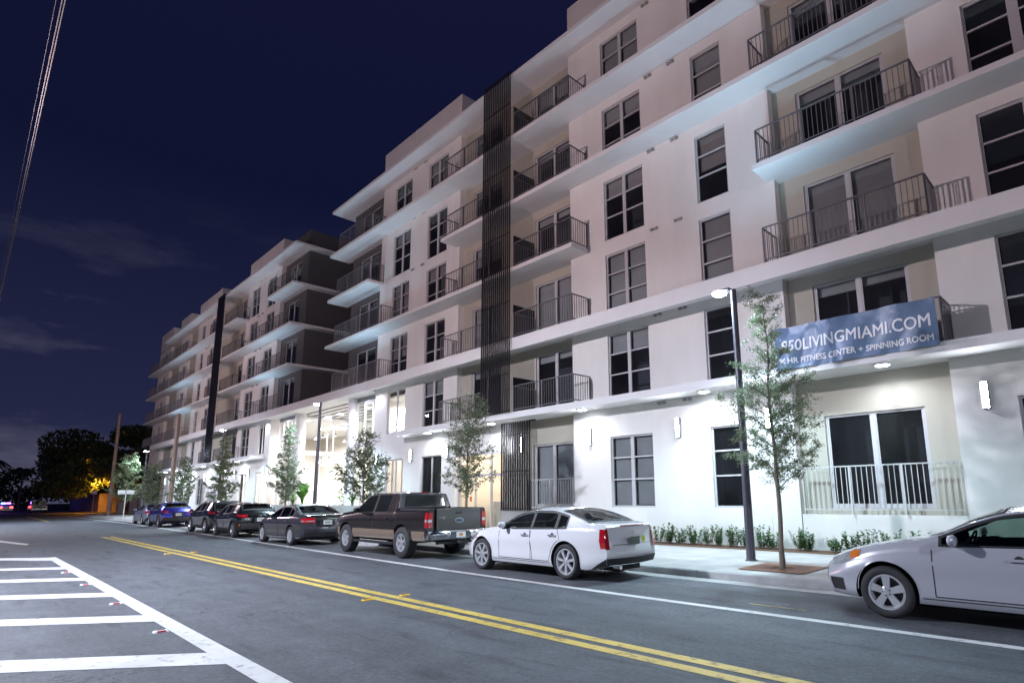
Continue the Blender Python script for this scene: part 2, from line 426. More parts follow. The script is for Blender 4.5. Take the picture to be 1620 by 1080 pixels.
for k, (x, y) in enumerate(((-8.72, 5.22), (-8.77, 4.6), (-20.9, 5.24), (-20.9, 4.55))):
    marker(x, y, M['yellowlens'], 'yellow raised road marker %s side of the double yellow line, %s' % (('far', 'near', 'far', 'near')[k], 'by the skid marks' if k < 2 else 'farther up the road'), 'yellow markers at the centre line', M['yellowlens'])

# gutter, kerb, sidewalk
KX0, KX1 = -82, 12
g = MB(); g.quad((KX0, 9.50, .004), (KX1, 9.50, .004), (KX1, 9.86, .004), (KX0, 9.86, .004)); setp(g.build('gutter', M['gutter']), kind='structure')
k = MB()
for i in range(31):
    x0 = KX0 + i*(KX1-KX0)/31; x1 = KX0 + (i+1)*(KX1-KX0)/31 - 0.012
    k.v += [(x0, 9.86, 0), (x1, 9.86, 0), (x1, 9.885, .115), (x0, 9.885, .115), (x0, 9.91, .134), (x1, 9.91, .134), (x0, 10.02, .134), (x1, 10.02, .134)]
    b0 = len(k.v)-8
    for q in ((0, 1, 2, 3), (3, 2, 5, 4), (4, 5, 7, 6)): k.f.append(tuple(b0+j for j in q)); k.m.append(0)
    k.poly([(x0, 9.86, 0), (x0, 9.885, .115), (x0, 9.91, .134), (x0, 10.02, .134), (x0, 10.02, 0)]); k.poly([(x1, 9.86, 0), (x1, 9.885, .115), (x1, 9.91, .134), (x1, 10.02, .134), (x1, 10.02, 0)])
setp(k.build('kerb', M['kerb']), kind='structure')
s = MB(); s.box(KX0, KX1, 10.02, 16, -0.01, .13); setp(s.build('sidewalk', M['pave']), kind='structure')
sheet('planting_bed', [(-10.9, 14.0), (KX1, 14.42), (KX1, 14.98), (-10.9, 14.98)], 0.137, M['mulch'])
s = MB(); s.box(-700, -82.05, 14.2, 60, -0.01, .06); setp(s.build('verge', M['earth']), kind='structure')
setp(MB().box(-100, -82.05, 12.0, 14.2, 0.0, .08).build('side_sidewalk', M['pave']), kind='structure')
# ---------------------------------------------------------------- building kit
YW, YR, YS = 15.0, 15.3, 14.1        # wall plane, recess plane, slab edge
FL = [0.13, 4.64, 7.50, 10.36, 13.19, 16.04, 18.88]

def wall(parent, x0, x1, z0, z1, Y, m, ops=(), depth=0.13, name='wall', ret=None):
    """front sheet with real openings and reveals; ret=(left,right) adds returns to that Y at each end"""
    xs = sorted({x0, x1, *[v for o in ops for v in o[:2]]}); zs = sorted({z0, z1, *[v for o in ops for v in o[2:4]]})
    b = MB()
    for i in range(len(xs)-1):
        for j in range(len(zs)-1):
            cx, cz = (xs[i]+xs[i+1])/2, (zs[j]+zs[j+1])/2
            if any(o[0] < cx < o[1] and o[2] < cz < o[3] for o in ops): continue
            b.quad((xs[i], Y, zs[j]), (xs[i+1], Y, zs[j]), (xs[i+1], Y, zs[j+1]), (xs[i], Y, zs[j+1]))
    for a, c, d, e in ops:
        y2 = Y+depth
        b.quad((a, Y, d), (a, y2, d), (a, y2, e), (a, Y, e)); b.quad((c, Y, e), (c, y2, e), (c, y2, d), (c, Y, d))
        b.quad((a, Y, e), (a, y2, e), (c, y2, e), (c, Y, e)); b.quad((a, Y, d), (c, Y, d), (c, y2, d), (a, y2, d))
    if ret:
        if ret[0]: b.quad((x0, Y, z0), (x0, Y, z1), (x0, ret[0], z1), (x0, ret[0], z0))
        if ret[1]: b.quad((x1, Y, z1), (x1, Y, z0), (x1, ret[1], z0), (x1, ret[1], z1))
    return b.build(name, m, parent)

_wc = {}
rngw = random.Random(5)
def window(parent, x, z, w, h, Y, cols=(0.5,), rows=(), mull=0.13, blind=0.0, name='window', pane=None, bar=0.045, fr=0.055, bm=None):
    """x,z lower left; cols/rows are fractions of splits"""
    key = (round(w, 2), round(h, 2), cols, rows, mull, round(blind, 2), name, pane, bm)
    if key not in _wc:
        f = MB()
        f.box(0, w, 0, .07, 0, fr); f.box(0, w, 0, .07, h-fr, h); f.box(0, fr, .001, .069, fr, h-fr); f.box(w-fr, w, .001, .069, fr, h-fr)
        xs = [fr]
        for c in cols:
            f.box(c*w-mull/2, c*w+mull/2, .002, .068, fr, h-fr)
        edges = [fr] + [v for c in cols for v in (c*w-mull/2, c*w+mull/2)] + [w-fr]
        for k in range(0, len(edges), 2):
            for r in rows:
                f.box(edges[k], edges[k+1], .006, .06, r*h-bar/2, r*h+bar/2)
        if name == 'sliding_door':
            for k in range(0, len(edges), 2):
                f.box(edges[k], edges[k]+.035, .012, .056, fr, h-fr); f.box(edges[k+1]-.035, edges[k+1], .012, .056, fr, h-fr)
                f.box(edges[k]+.035, edges[k+1]-.035, .012, .056, fr, fr+.05)
        o = f.build(name, M['frame'], None)
        p = MB(); p.quad((fr, .035, fr), (w-fr, .035, fr), (w-fr, .035, h-fr), (fr, .035, h-fr))
        p.build('pane', M[pane or 'pane'], o)
        if blind > 0:
            bl = MB()
            for k in range(0, len(edges), 2):
                dz = blind*h - (0.04 if k else 0)
                bl.box(edges[k]+.01, edges[k+1]-.01, .14, .145, h-dz, h-.02)
                bl.box(edges[k]+.01, edges[k+1]-.01, .13, .155, h-dz-.025, h-dz)
            bl.build('roller_blind', M[bm or 'blind'], o)
        _wc[key] = o
        o.parent = parent; o.location = (x, Y, z)
        return o
    return inst(_wc[key], parent, (x, Y, z))

def railing(parent, xa, xb, z, Y=14.15, left=None, right=None, h=1.0, name='balcony_railing', m=None, sp=0.118):
    """front run with optional side returns reaching to that Y"""
    b = MB(); t = .02
    def run(p, q):
        p, q = Vector(p), Vector(q); L = (q-p).length; d = (q-p)/L; n = Vector((-d.y, d.x))
        def bar(a, c, hw, z0, z1):
            A = p+d*a; B_ = p+d*c
            i = len(b.v)
            for P in (A-n*hw, B_-n*hw, B_+n*hw, A+n*hw): b.v.append((P.x, P.y, z0))
            for P in (A-n*hw, B_-n*hw, B_+n*hw, A+n*hw): b.v.append((P.x, P.y, z1))
            for qd in ((0, 3, 2, 1), (4, 5, 6, 7), (0, 1, 5, 4), (1, 2, 6, 5), (2, 3, 7, 6), (3, 0, 4, 7)):
                b.f.append(tuple(i+k for k in qd)); b.m.append(0)
        bar(0, L, .022, h-.03, h); bar(0, L, .014, .08, .11)
        npost = max(1, round(L/1.35))
        for k in range(npost+1):
            a = L*k/npost; bar(max(0, a-.022), min(L, a+.022), .0225, 0.0, h-.031)
        nb = int(L/sp)
        for k in range(1, nb):
            a = L*k/nb; bar(a-.008, a+.008, .008, .11, h-.031)
    run((0, 0), (xb-xa, 0))
    if left: run((0, 0), (0, left-Y))
    if right: run((xb-xa, 0), (xb-xa, right-Y))
    o = b.build(name, m or M['rail'], parent); o.location = (xa, Y, z)
    return o

def slab(parent, x0, x1, zt, th=.16, y0=YS, y1=YR+.06, name='balcony_slab', m=None):
    return MB().box(x0, x1, y0, y1, zt-th, zt).build(name, m or M['slab'], parent)

def fascia(parent, x0, x1):
    b = MB(); b.box(x0, x1, YS, YS+.26, 7.03, 7.50); b.box(x0, x1, YS+.26, YR+.06, 7.27, 7.498)
    return b.build('fascia_beam', M['slab'], parent)

def screen(parent, x0, x1, z0, z1, Y, n, w, d=.10):
    b = MB()
    for k in range(n):
        x = x0 + (x1-x0-w)*k/(n-1)
        b.box(x, x+w, Y, Y+d, z0, z1)
    z = z0+.08
    while z < z1:
        b.box(x0+.01, x1-.01, Y+.03, Y+.06, z-.02, z+.02); z += 1.42
    return b.build('slat_screen', M['louvre'], parent)

_vp = []
def vents(parent, x, z):
    for dx in (0, .93):
        if not _vp:
            b = MB()
            for k in (0, .17):
                b.box(k-.14, k-.02, -.035, 0, -.035, .045); b.box(k-.138, k-.022, -.07, -.035, .015, .042)
            _vp.append(b.build('exhaust_vent', M['vent'], parent)); _vp[0].location = (x+dx, YW, z)
        else:
            inst(_vp[0], parent, (x+dx, YW, z))

_sc = []
def sconce(parent, x, Y=YW, z=3.525):
    if not _sc:
        b = MB()
        b.box(-.075, .075, -.02, -.001, -.30, .30); b.box(-.065, .065, -.095, -.02, -.30, -.28); b.box(-.065, .065, -.095, -.02, .28, .30)
        b.box(-.065, -.058, -.097, -.02, -.28, .28); b.box(.058, .065, -.097, -.02, -.28, .28)
        o = b.build('wall_lamp', M['vent'], parent)
        MB().box(-.052, .052, -.09, -.021, -.279, .279).build('diffuser', M['lamp_glow'], o)
        _sc.append(o); o.location = (x, Y, z)
    else:
        o = inst(_sc[0], parent, (x, Y, z))
    return o

_dl = []
def disc(parent, x, Y=14.45, z=4.42, energy=170, r=.15):
    if not _dl:
        o = MB().lathe([(0, -.035), (r+.02, -.035), (r+.02, 0.0)], 20).build('ceiling_light', M['white_metal'], parent)
        MB().lathe([(0, -.05), (r-.02, -.048), (r, -.036)], 20).build('diffuser', M['disc_glow'], o)
        _dl.append(o); o.location = (x, Y, z)
    else:
        o = inst(_dl[0], parent, (x, Y, z))
    if energy: light('ceiling_light_bulb', 'SPOT', (x, Y, z-.07), energy, (.80, .87, 1.0), .10, 165, .6, aim=(x, Y, 0), parent=parent)
    return o

ROW3 = (0.387, 0.694)
def stack(parent, x0, x1, floors, ops, cols=(0.5,), mull=.13, skipb=()):
    """the column of windows between x0 and x1 on each storey; returns openings"""
    for f in floors:
        z0 = {1: 1.15, 4: 10.40}.get(f, FL[f-1]+.012); z1 = {1: 3.45, 2: 6.97, 3: 9.85, 4: 12.66, 5: 15.52, 6: 18.35}[f]
        bl = rngw.choice((0.0, .30, .5, .5, .68, .28, .97)) if f > 1 else (.97 if x0 < -12 else 0.0)
        window(parent, x0, z0, x1-x0, z1-z0, YW+.06, cols, ROW3, mull, bl)
        ops.append((x0, x1, z0, z1))

def door(parent, x0, x1, f, Y, blind=None, zb=None):
    z0 = FL[f-1] + (.012 if f > 1 else 1.02) if zb is None else zb
    z1 = {1: 3.46, 2: 6.95, 3: 9.85, 4: 12.68, 5: 15.53, 6: 18.35}[f]
    bl = rngw.choice((0.12, .12, .97, .3)) if blind is None else blind
    window(parent, x0, z0, x1-x0, z1-z0, Y+.05, (0.5,), (), .085, bl, 'sliding_door')
    return (x0, x1, z0, z1)

# ---------------------------------------------------------------- near block
XR = 3.4
A = thing('apartment_building', (-14, 15, .13), 'near six-storey white apartment block with the blue banner on its balcony', 'building')
A.location = (0, 0, 0)
allf = (1, 2, 3, 4, 5, 6)
ops = []
stack(A, -1.54, .42, allf, ops, (0.47,), .20)
wall(A, -2.66, XR, .13, 18.72, YW, M['stucco'], ops, ret=(YR, 22))
ops = []
stack(A, -12.45, -10.72, allf, ops); stack(A, -8.68, -7.61, allf, ops, ())
wall(A, -14.12, -6.23, .13, 18.72, YW, M['stucco'], ops, ret=(YR, YR))
for zv in (18.62, 15.76, 12.94, 10.12, 7.20): vents(A, -10.33, zv)
for zv in (18.72, 15.9, 13.05, 10.24): vents(A, -25.3, zv)
vents(A, -10.33, 4.34)
# right recess with the banner balcony
ops = [door(A, -5.56, -3.29, 1, YR, 0.0)] + [door(A, -5.56, -3.29, f, YR, b) for f, b in ((2, .12), (3, .97), (4, .12), (5, .12), (6, .12))]
wall(A, -6.23, -2.66, 1.0, 18.72, YR, M['tan'], ops)
s = MB(); s.box(-6.22, -2.67, 15.04, 15.34, .13, 1.0); s.build('sill_wall', M['concrete'] and M['stucco'], A)
# middle recess behind the slat screen
ops = [door(A, -16.5, -14.42, 1, YR, .97)] + [door(A, -16.38, -14.2, f, YR, b) for f, b in ((2, .12), (3, .9), (4, .12), (5, .12), (6, .3))] \
    + [door(A, -20.56, -18.5, f, YR, b) for f, b in ((2, .12), (3, .97), (4, .35), (5, .12), (6, .12))]
wall(A, -18.12, -14.12, 1.0, 4.45, YR, M['tan'], ops[:1])
wall(A, -21.25, -14.12, 4.45, 18.72, YR, M['tan'], ops[1:])
MB().box(-18.1, -14.14, 15.02, 15.34, .13, 1.0).build('sill_wall', M['concrete'], A)
# left pier with two window columns
ops = []
stack(A, -24.01, -22.3, (2, 3, 4, 5, 6), ops); stack(A, -27.33, -25.6, (3, 4, 5, 6), ops)
for x0, x1, z0, z1 in ((-27.38, -25.6, 4.76, 6.97), (-27.33, -25.6, .35, 3.44), (-24.05, -22.32, .35, 3.44)):
    window(A, x0, z0, x1-x0, z1-z0, YW+.07, (0.5,), (), .07, 0, pane='lobbyglass' if x0 < -25 else None)
    ops.append((x0, x1, z0, z1))
wall(A, -28.65, -21.25, .13, 18.72, YW, M['stucco'], ops, ret=(YR+3, YR))
b = MB()
for xx in (-27.2, -26.9, -26.25, -25.75): b.box(xx, xx+.13, 15.30, 15.36, .3, 3.4)
b.build('vertical_blind', M['beigecurt'], A)
# corner recess, charcoal
ops = [door(A, -31.7, -29.45, f, YR, b) for f, b in ((3, .15), (4, .12), (5, .12), (6, .12))]
wall(A, -32.7, -28.65, 7.3, 18.72, YR, M['dark'], ops)
wall(A, -32.7, -32.69, 7.3, 18.72, YR+.01, M['dark'], (), ret=(34, None))
# rooms behind the glass, their unlit darkness put into the colour
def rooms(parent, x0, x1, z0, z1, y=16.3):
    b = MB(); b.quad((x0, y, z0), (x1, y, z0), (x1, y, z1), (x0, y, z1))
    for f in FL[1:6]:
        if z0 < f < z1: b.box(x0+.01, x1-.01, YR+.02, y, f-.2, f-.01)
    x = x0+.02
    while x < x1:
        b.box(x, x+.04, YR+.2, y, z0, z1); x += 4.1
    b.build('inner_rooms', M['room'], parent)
rooms(A, -21.2, XR-.01, 4.46, 18.7); rooms(A, -16.9, XR-.01, .14, 4.44); rooms(A, -32.6, -21.24, 7.3, 18.7); rooms(A, -25.0, -21.24, .14, 7.2)
# slabs
slab(A, -25.05, XR, 4.64, .22, name='canopy_slab')
fascia(A, -39.6, XR)
slab(A, -33.33, -13.25, 10.36); slab(A, -6.43, XR, 10.36)
slab(A, -33.33, -28.30, 13.19); slab(A, -21.46, XR, 13.19)
slab(A, -33.33, XR, 16.04)
MB().box(-33.33, XR, YS, 40, 18.72, 18.88).build('roof', M['slab'], A)
for x0, x1 in ((-14.12, XR), (-28.65, -21.25)):
    MB().box(x0, x1, YW, 19.0, 18.88, 20.98).build('parapet', M['stucco'], A)
# railings
for f, z in ((2, 4.64), (3, 7.5), (4, 10.36), (5, 13.19), (6, 16.04)):
    railing(A, -6.30, -2.52, z, left=YW, right=YW)
    railing(A, -16.40 if f != 0 else 0, -13.31, z, left=YR-.05, right=YW)
    railing(A, -21.32, -18.28, z, left=YW)
    if f > 2: railing(A, -32.2, -28.30 + (1.5 if f in (3, 4) else 0.0), z, left=YR+1, right=YW if f in (3, 4) else YW)
    b = MB(); b.box(-16.5, -16.46, 14.2, YR, z+.002, z+1.35); b.build('balcony_divider', M['louvre'], A)
railing(A, -6.12, -2.69, 1.03, 14.99, h=1.14, m=M['lightrail'])
railing(A, -16.52, -14.2, 1.03, 15.01, h=1.12, m=M['lightrail'])
screen(A, -18.2, -16.45, 4.62, 18.93, 13.97, 15, .05, .045)
screen(A, -18.03, -16.34, 1.0, 4.41, 14.90, 13, .06, .045)
MB().box(-16.34, -16.1, 14.93, 15.0, 4.36, 4.41).build('screen_bracket', M['louvre'], A)
# stucco control joints: thin raised beads
for x, z0, z1 in ((-12.52, 3.5, 4.4), (-10.69, 3.5, 4.4), (-1.55, 3.55, 4.4), (-12.5, 12.7, 12.98), (-7.6, 12.7, 12.98), (-8.7, 15.55, 15.86), (-7.6, 15.55, 15.86), (-1.53, 7.02, 7.25), (-12.5, 15.55, 15.86)):
    MB().box(x-.006, x+.006, YW-.004, YW+.004, z0, z1).build('control_joint', M['stucco'], A)
for x0, x1 in ((-10.2, -7.0), (-14.1, -11.0)): MB().box(x0, x1, YW-.012, YW, .14, .98).build('base_panel', M['stucco'], A)
for x, m_ in ((-20.75, 'banner'), (-20.45, 'amber')): MB().box(x, x+.11, 15.22, 15.235, 1.35, 1.56).build('door_sticker', M[m_], fr_ if False else A)
for x in (-2.08, -6.9, -9.75, -13.32, -21.83, -24.83, -28.12): sconce(A, x)
sconce(A, -17.15, YR)
for x in (-3.85, -8.5, -13.2, -18.1, -22.65): disc(A, x)
# rear door with stair seen through the glass, left of the slat screen
b = MB()
b.box(-21.2, -21.12, 15.2, 15.28, .13, 3.36); b.box(-19.06, -18.98, 15.2, 15.28, .13, 3.36); b.box(-18.2, -18.12, 15.2, 15.28, .13, 3.36)
b.box(-21.12, -18.2, 15.205, 15.275, 3.28, 3.36); b.box(-21.12, -18.2, 15.205, 15.275, 2.38, 2.48); b.box(-20.1, -20.04, 15.2, 15.28, .13, 2.38)
fr = b.build('entry_frame', M['frame'], A)
MB().quad((-21.12, 15.24, .13), (-18.2, 15.24, .13), (-18.2, 15.24, 3.28), (-21.12, 15.24, 3.28)).build('pane', M['lobbyglass'], fr)
wall(A, -21.25, -18.12, 3.36, 4.45, 15.2, M['stucco'])
b = MB(); b.quad((-21.2, 18.2, .13), (-17.0, 18.2, .13), (-17.0, 18.2, 3.9), (-21.2, 18.2, 3.9)); b.quad((-21.2, 18.2, .13), (-21.2, 15.3, .13), (-21.2, 15.3, 3.9), (-21.2, 18.2, 3.9))
b.quad((-21.2, 15.3, 3.9), (-17.0, 15.3, 3.9), (-17.0, 18.2, 3.9), (-21.2, 18.2, 3.9)); b.quad((-17, 15.4, .13), (-17, 18.2, .13), (-17, 18.2, 3.9), (-17, 15.4, 3.9))
b.build('stair_hall', M['interior'], A)
b = MB()
for k in range(7): b.box(-20.6+k*-.0, -18.0-k*.27, 16.6, 17.8, .13+k*.17, .13+(k+1)*.17)
b.build('stairs', M['concrete'], A)
b = MB(); b.tube((-17.9, 16.5, 1.1), (-19.9, 16.5, 2.35), .02); b.tube((-17.9, 16.5, 1.1), (-17.9, 16.5, .13), .02); b.build('handrail', M['white_metal'], A)
light('stair_hall_bulb', 'POINT', (-19.2, 16.3, 3.5), 260, (1, .86, .66), .2, parent=A)

# ---------------------------------------------------------------- far block
B = thing('apartment_building', (0, 0, 0), 'far white apartment block beyond the glass lobby, with charcoal corner and black slat screen', 'building')
ops = []
stack(B, -46.35, -44.7, (3, 4, 5, 6), ops); stack(B, -49.9, -48.15, (2, 3, 4, 5, 6), ops)
for x0, x1, z0, z1 in ((-46.15, -44.75, 4.76, 6.97), (-46.13, -44.7, .4, 3.5), (-49.66, -48.07, .4, 3.5)):
    window(B, x0, z0, x1-x0, z1-z0, YW+.07, (0.5,), (), .07, 0, pane='lobbyglass'); ops.append((x0, x1, z0, z1))
wall(B, -50.95, -43.72, .13, 18.72, YW, M['stucco'], ops, ret=(YR, YR+.6))
b = MB()
for xx in (-49.5, -49.1, -48.55, -46.0, -45.6, -45.05): b.box(xx, xx+.18, 15.30, 15.36, .3, 3.4)
b.build('vertical_blind', M['beigecurt'], B)
ops = [door(B, -42.85, -40.75, f, YR, .12) for f in (3, 4, 5, 6)]
wall(B, -43.72, -39.6, 7.3, 20.3, YR, M['dark'], ops)
wall(B, -39.61, -39.6, 7.3, 20.3, YR+.01, M['dark'], (), ret=(None, 40), name='side_wall')
ops = [door(B, -53.35, -51.2, f, YR, b) for f, b in ((2, .12), (3, .6), (4, .12), (5, .4), (6, .12))]
wall(B, -58.45, -50.95, .13, 18.72, YR, M['tan'], ops)
ops = []
stack(B, -60.95, -59.3, (1, 2, 3, 4, 5, 6), ops, mull=.1)
stack(B, -64.1, -63.02, (1, 2, 3, 4, 5, 6), ops, ())
wall(B, -65.5, -58.45, .13, 18.72, YW, M['stucco'], ops, ret=(YR, YR))
MB().box(-64.0, -63.1, 15.19, 15.2, 7.6, 9.75).build('glowing_blind', emis('warm_blind_glow', (.80, .66, .58), .75), B)  # emission put into the blind imitates room light behind it
ops = [door(B, -67.3, -65.75, f, YR, .12) for f in (2, 3, 4, 5, 6)]
wall(B, -76.3, -65.5, .13, 18.72, YR, M['tan'], ops)
for f in (2, 3, 4, 5, 6):
    zt = FL[f]-.15; z0 = FL[f-1]+1.4
    wall(B, -72.7, -69.0, FL[f-1], zt, YR-.12, M['stucco'], [(-71.5, -69.9, z0, zt-.4)], ret=(YR, YR))
    window(B, -71.5, z0, 1.6, zt-.4-z0, YR-.05, (0.5,), (0.5,), .08, 0.0)
ops = []
for f in (2, 3, 4, 5, 6):
    z0, z1 = FL[f-1]+.5, FL[f]-.55
    window(B, -79.35, z0, 1.4, z1-z0, YW+.06, (0.5,), (0.5,), .08, 0); ops.append((-79.35, -77.95, z0, z1))
wall(B, -81.5, -76.3, 4.2, 18.72, YW, M['stucco'], ops, ret=(34, YR))
wall(B, -73.2, -65.5, .13, 4.42, YW, M['stucco'], [(-71.9, -70.2, .3, 2.2), (-68.5, -67.2, .3, 2.2)], ret=(34, YR))
wall(B, -58.45, -50.95, .13, 4.42, YW+.02, M['stucco'], [(-57.5, -55.1, .2, 2.25)])
b = MB(); b.box(-57.5, -55.1, YW+.06, YW+.1, .2, 2.25); b.box(-68.5, -67.2, YW+.06, YW+.1, .3, 2.2); b.box(-71.9, -70.2, YW+.06, YW+.1, .3, 2.2); b.build('service_door', M['vent'], B)
rooms(B, -50.9, -43.8, 7.4, 18.7); rooms(B, -43.7, -39.7, 7.4, 18.7); rooms(B, -81.4, -50.96, .14, 18.7); rooms(B, -50.9, -47, 4.4, 7.2)
slab(B, -73.3, -44.65, 4.64, .22, name='canopy_slab')
fascia(B, -77.0, -39.61)
MB().box(-81.5, -76.5, 14.96, 15.0, 5.3, 7.3).build('wall', M['stucco'], B)
for z, segs in ((10.36, ((-82, -38.92),)), (13.19, ((-82, -38.92),)), (16.04, ((-43.9, -38.92), (-82, -50.3)))):
    for x0, x1 in segs: slab(B, x0, x1, z)
    MB().box(-39.58, -38.92, YR+.065, 36, z-.16, z).build('balcony_slab', M['slab'], B)
MB().box(-75.4, -38.92, YS, YR+.06, 18.72, 18.88).build('roof_edge', M['slab'], B)
MB().box(-81.4, -39.62, YR+.065, 40, 18.70, 18.86).build('roof', M['slab'], B)
MB().box(-39.58, -38.92, YR+.065, 36, 18.72, 18.88).build('roof_edge', M['slab'], B)
for x0, x1 in ((-50.95, -43.76), (-65.5, -58.45), (-72.8, -68.85), (-81.5, -76.1)):
    MB().box(x0, x1, YW, 19.0, 18.88, 20.9).build('parapet', M['stucco'], B)
for f, z in ((2, 4.64), (3, 7.5), (4, 10.36), (5, 13.19), (6, 16.04)):
    if f > 2: railing(B, -43.75-(2.5 if f != 6 else .1)*(f != 6), -39.9, z, left=YW, sp=.13)
    railing(B, -53.6, -50.35, z, right=YW, sp=.13)
    railing(B, -57.85, -55.6, z, left=YW, sp=.13)
    if f > 2:
        railing(B, -76.0, -65.6, z, sp=.14, right=YW)
        railing(B, -81.1, -77.2, z, sp=.14, left=YW, right=YW)
railing(B, -72.2, -66.0, 4.64, sp=.14, right=YW)
screen(B, -55.5, -53.68, 4.6, 18.9, 13.95, 15, .07, .07)
for zv in (18.72, 15.8, 12.95, 10.13): vents(B, -48.1, zv); vents(B, -63.0+.9, zv)
for x in (-44.35, -47.42, -50.5, -58.5, -62.2, -65.0, -72.4): sconce(B, x)
for x in (-48.5, -53.2, -57.3, -62.3, -66.4, -70.3): disc(B, x, energy=170)
PEND = [(-41.1, 16.2), (-42.6, 18.3), (-41.3, 18.6), (-44.6, 18.6), (-45.2, 21.2), (-42.4, 21.6), (-43.4, 16.6), (-47.2, 18.4), (-48.6, 17.0)]
FLAT = [(-42.2, 16.9, 7.09), (-42.6, 19.9, 7.09), (-44.6, 19.9, 7.09), (-46.8, 20.0, 7.09), (-40.0, 17.5, 7.165), (-38.2, 17.5, 7.165), (-36.0, 17.5, 7.165), (-34.2, 17.5, 7.165), (-30.6, 17.0, 6.745), (-29.4, 18.4, 6.745), (-28.0, 16.8, 6.745), (-26.6, 18.4, 6.745)]
# ---------------------------------------------------------------- glazed lobby between the blocks
L = thing('entrance_lobby', (0, 0, 0), 'double-height glazed lobby with white columns, lit pendants and steps between the two blocks', 'lobby')
b = MB(); b.box(-44, -28.66, 14.37, 24, 7.17, 7.265)
b.build('soffit', M['slab'], L)
b = MB()
for k in range(7): b.box(-40.0, -32.6, 15.75+k*.62, 15.95+k*.62, 7.13, 7.175)
b.build('soffit_slot', M['louvre'], L)
b = MB(); b.box(-43, -39.3, 15.35, 24, .13, .92); b.box(-32.3, -25, 15.35, 24, .13, .92); b.box(-39.3, -32.3, 17.0, 24, .13, .915); b.build('podium', M['intfloor'], L)
for pw in ((-43.5, -36.2, -36.4, -36.2, 1.2), (-31.6, -28.5, -31.6, -31.4, 1.18)):
    b = MB(); b.box(pw[0], pw[1], 14.25, 14.45, .13, pw[4]); b.box(pw[2], pw[3], 14.451, 17.0, .13, pw[4]); b.build('planter_wall', M['concrete'], L)
b = MB(); b.box(-43.4, -36.41, 14.46, 15.3, .9, 1.08); b.box(-31.39, -28.7, 14.46, 15.3, .9, 1.08); b.build('planter_soil', M['mulch'], L)
b = MB()
for k in range(5): b.box(-36.19, -31.61, 14.9+k*.38, 17.0, .13+k*.157, .13+(k+1)*.157)
b.build('stairs', M['concrete'], L)
for x in (-35.95, -34.4, -32.9):
    b = MB()
    for dz in (0, .32):
        b.tube((x, 14.5, .75+dz), (x, 17.3, 1.6+dz), .022, n=6); b.tube((x, 17.3, 1.6+dz), (x, 18.2, 1.6+dz), .022, n=6)
    for y, z0, z1 in ((14.5, .13, 1.07), (15.9, .5, 1.5), (17.3, .9, 1.92), (18.2, .9, 1.92)): b.tube((x, y, z0), (x, y, z1), .022, n=6)
    b.build('handrail', M['white_metal'], L)
def col(x, y, r, z0=.9):
    MB().lathe([(r, z0), (r, 7.17)], 20, c=(x, y, 0)).build('column', M['white_metal'], L, smooth=True)
col(-39.72, 15.5, .36, .13); col(-31.8, 15.3, .26, .13)
def glazing(pts, zs, nm):
    """glass wall following two plan points with mullions; zs = heights of base, spandrel bottom/top, head"""
    (x0, y0), (x1, y1) = pts
    z0, za, zb, z1 = zs; n = nm
    Lx = math.hypot(x1-x0, y1-y0); d = Vector(((x1-x0)/Lx, (y1-y0)/Lx, 0)); nn = Vector((-d.y, d.x, 0))
    def prism(b, a, c, w, h0, h1):
        P = Vector((x0, y0, 0)) + d*a; Q = Vector((x0, y0, 0)) + d*c
        i = len(b.v)
        for h in (h0, h1):
            for v in (P-nn*w, Q-nn*w, Q+nn*w, P+nn*w): b.v.append((v.x, v.y, h))
        for q in ((0, 3, 2, 1), (4, 5, 6, 7), (0, 1, 5, 4), (1, 2, 6, 5), (2, 3, 7, 6), (3, 0, 4, 7)): b.f.append(tuple(i+k for k in q)); b.m.append(0)
    f = MB()
    for k in range(n+1):
        a = Lx*k/n; prism(f, max(0, a-.04), min(Lx, a+.04), .05, z0, za); prism(f, max(0, a-.04), min(Lx, a+.04), .05, zb, z1)
    prism(f, 0, Lx, .045, z0, z0+.08); prism(f, 0, Lx, .045, z1-.08, z1-.001)
    o = f.build('curtain_wall_frame', M['white_metal'], L)
    s = MB(); prism(s, 0, Lx, .07, za, zb); s.build('spandrel', M['white_metal'], o)
    g = MB(); g.quad((x0, y0, z0), (x1, y1, z0), (x1, y1, z1), (x0, y1 if False else y0, z1)); g.build('pane', M['lobbyglass'], o)
glazing(((-43.1, 15.45), (-40.1, 15.45)), (.95, 4.42, 4.72, 6.93), 4)
glazing(((-40.2, 15.8), (-40.2, 23.5)), (.95, 4.47, 4.75, 7.1), 7)
glazing(((-31.5, 15.45), (-28.68, 15.45)), (1.0, 4.33, 4.72, 6.93), 3)
b = MB(); b.box(-43.1, -40.05, 15.40, 15.5, 6.93, 7.17); b.box(-31.5, -28.68, 15.40, 15.5, 6.93, 7.17); b.box(-40.24, -40.16, 15.8, 23.5, 7.1, 7.168); b.build('header_panel', M['vent'], L)
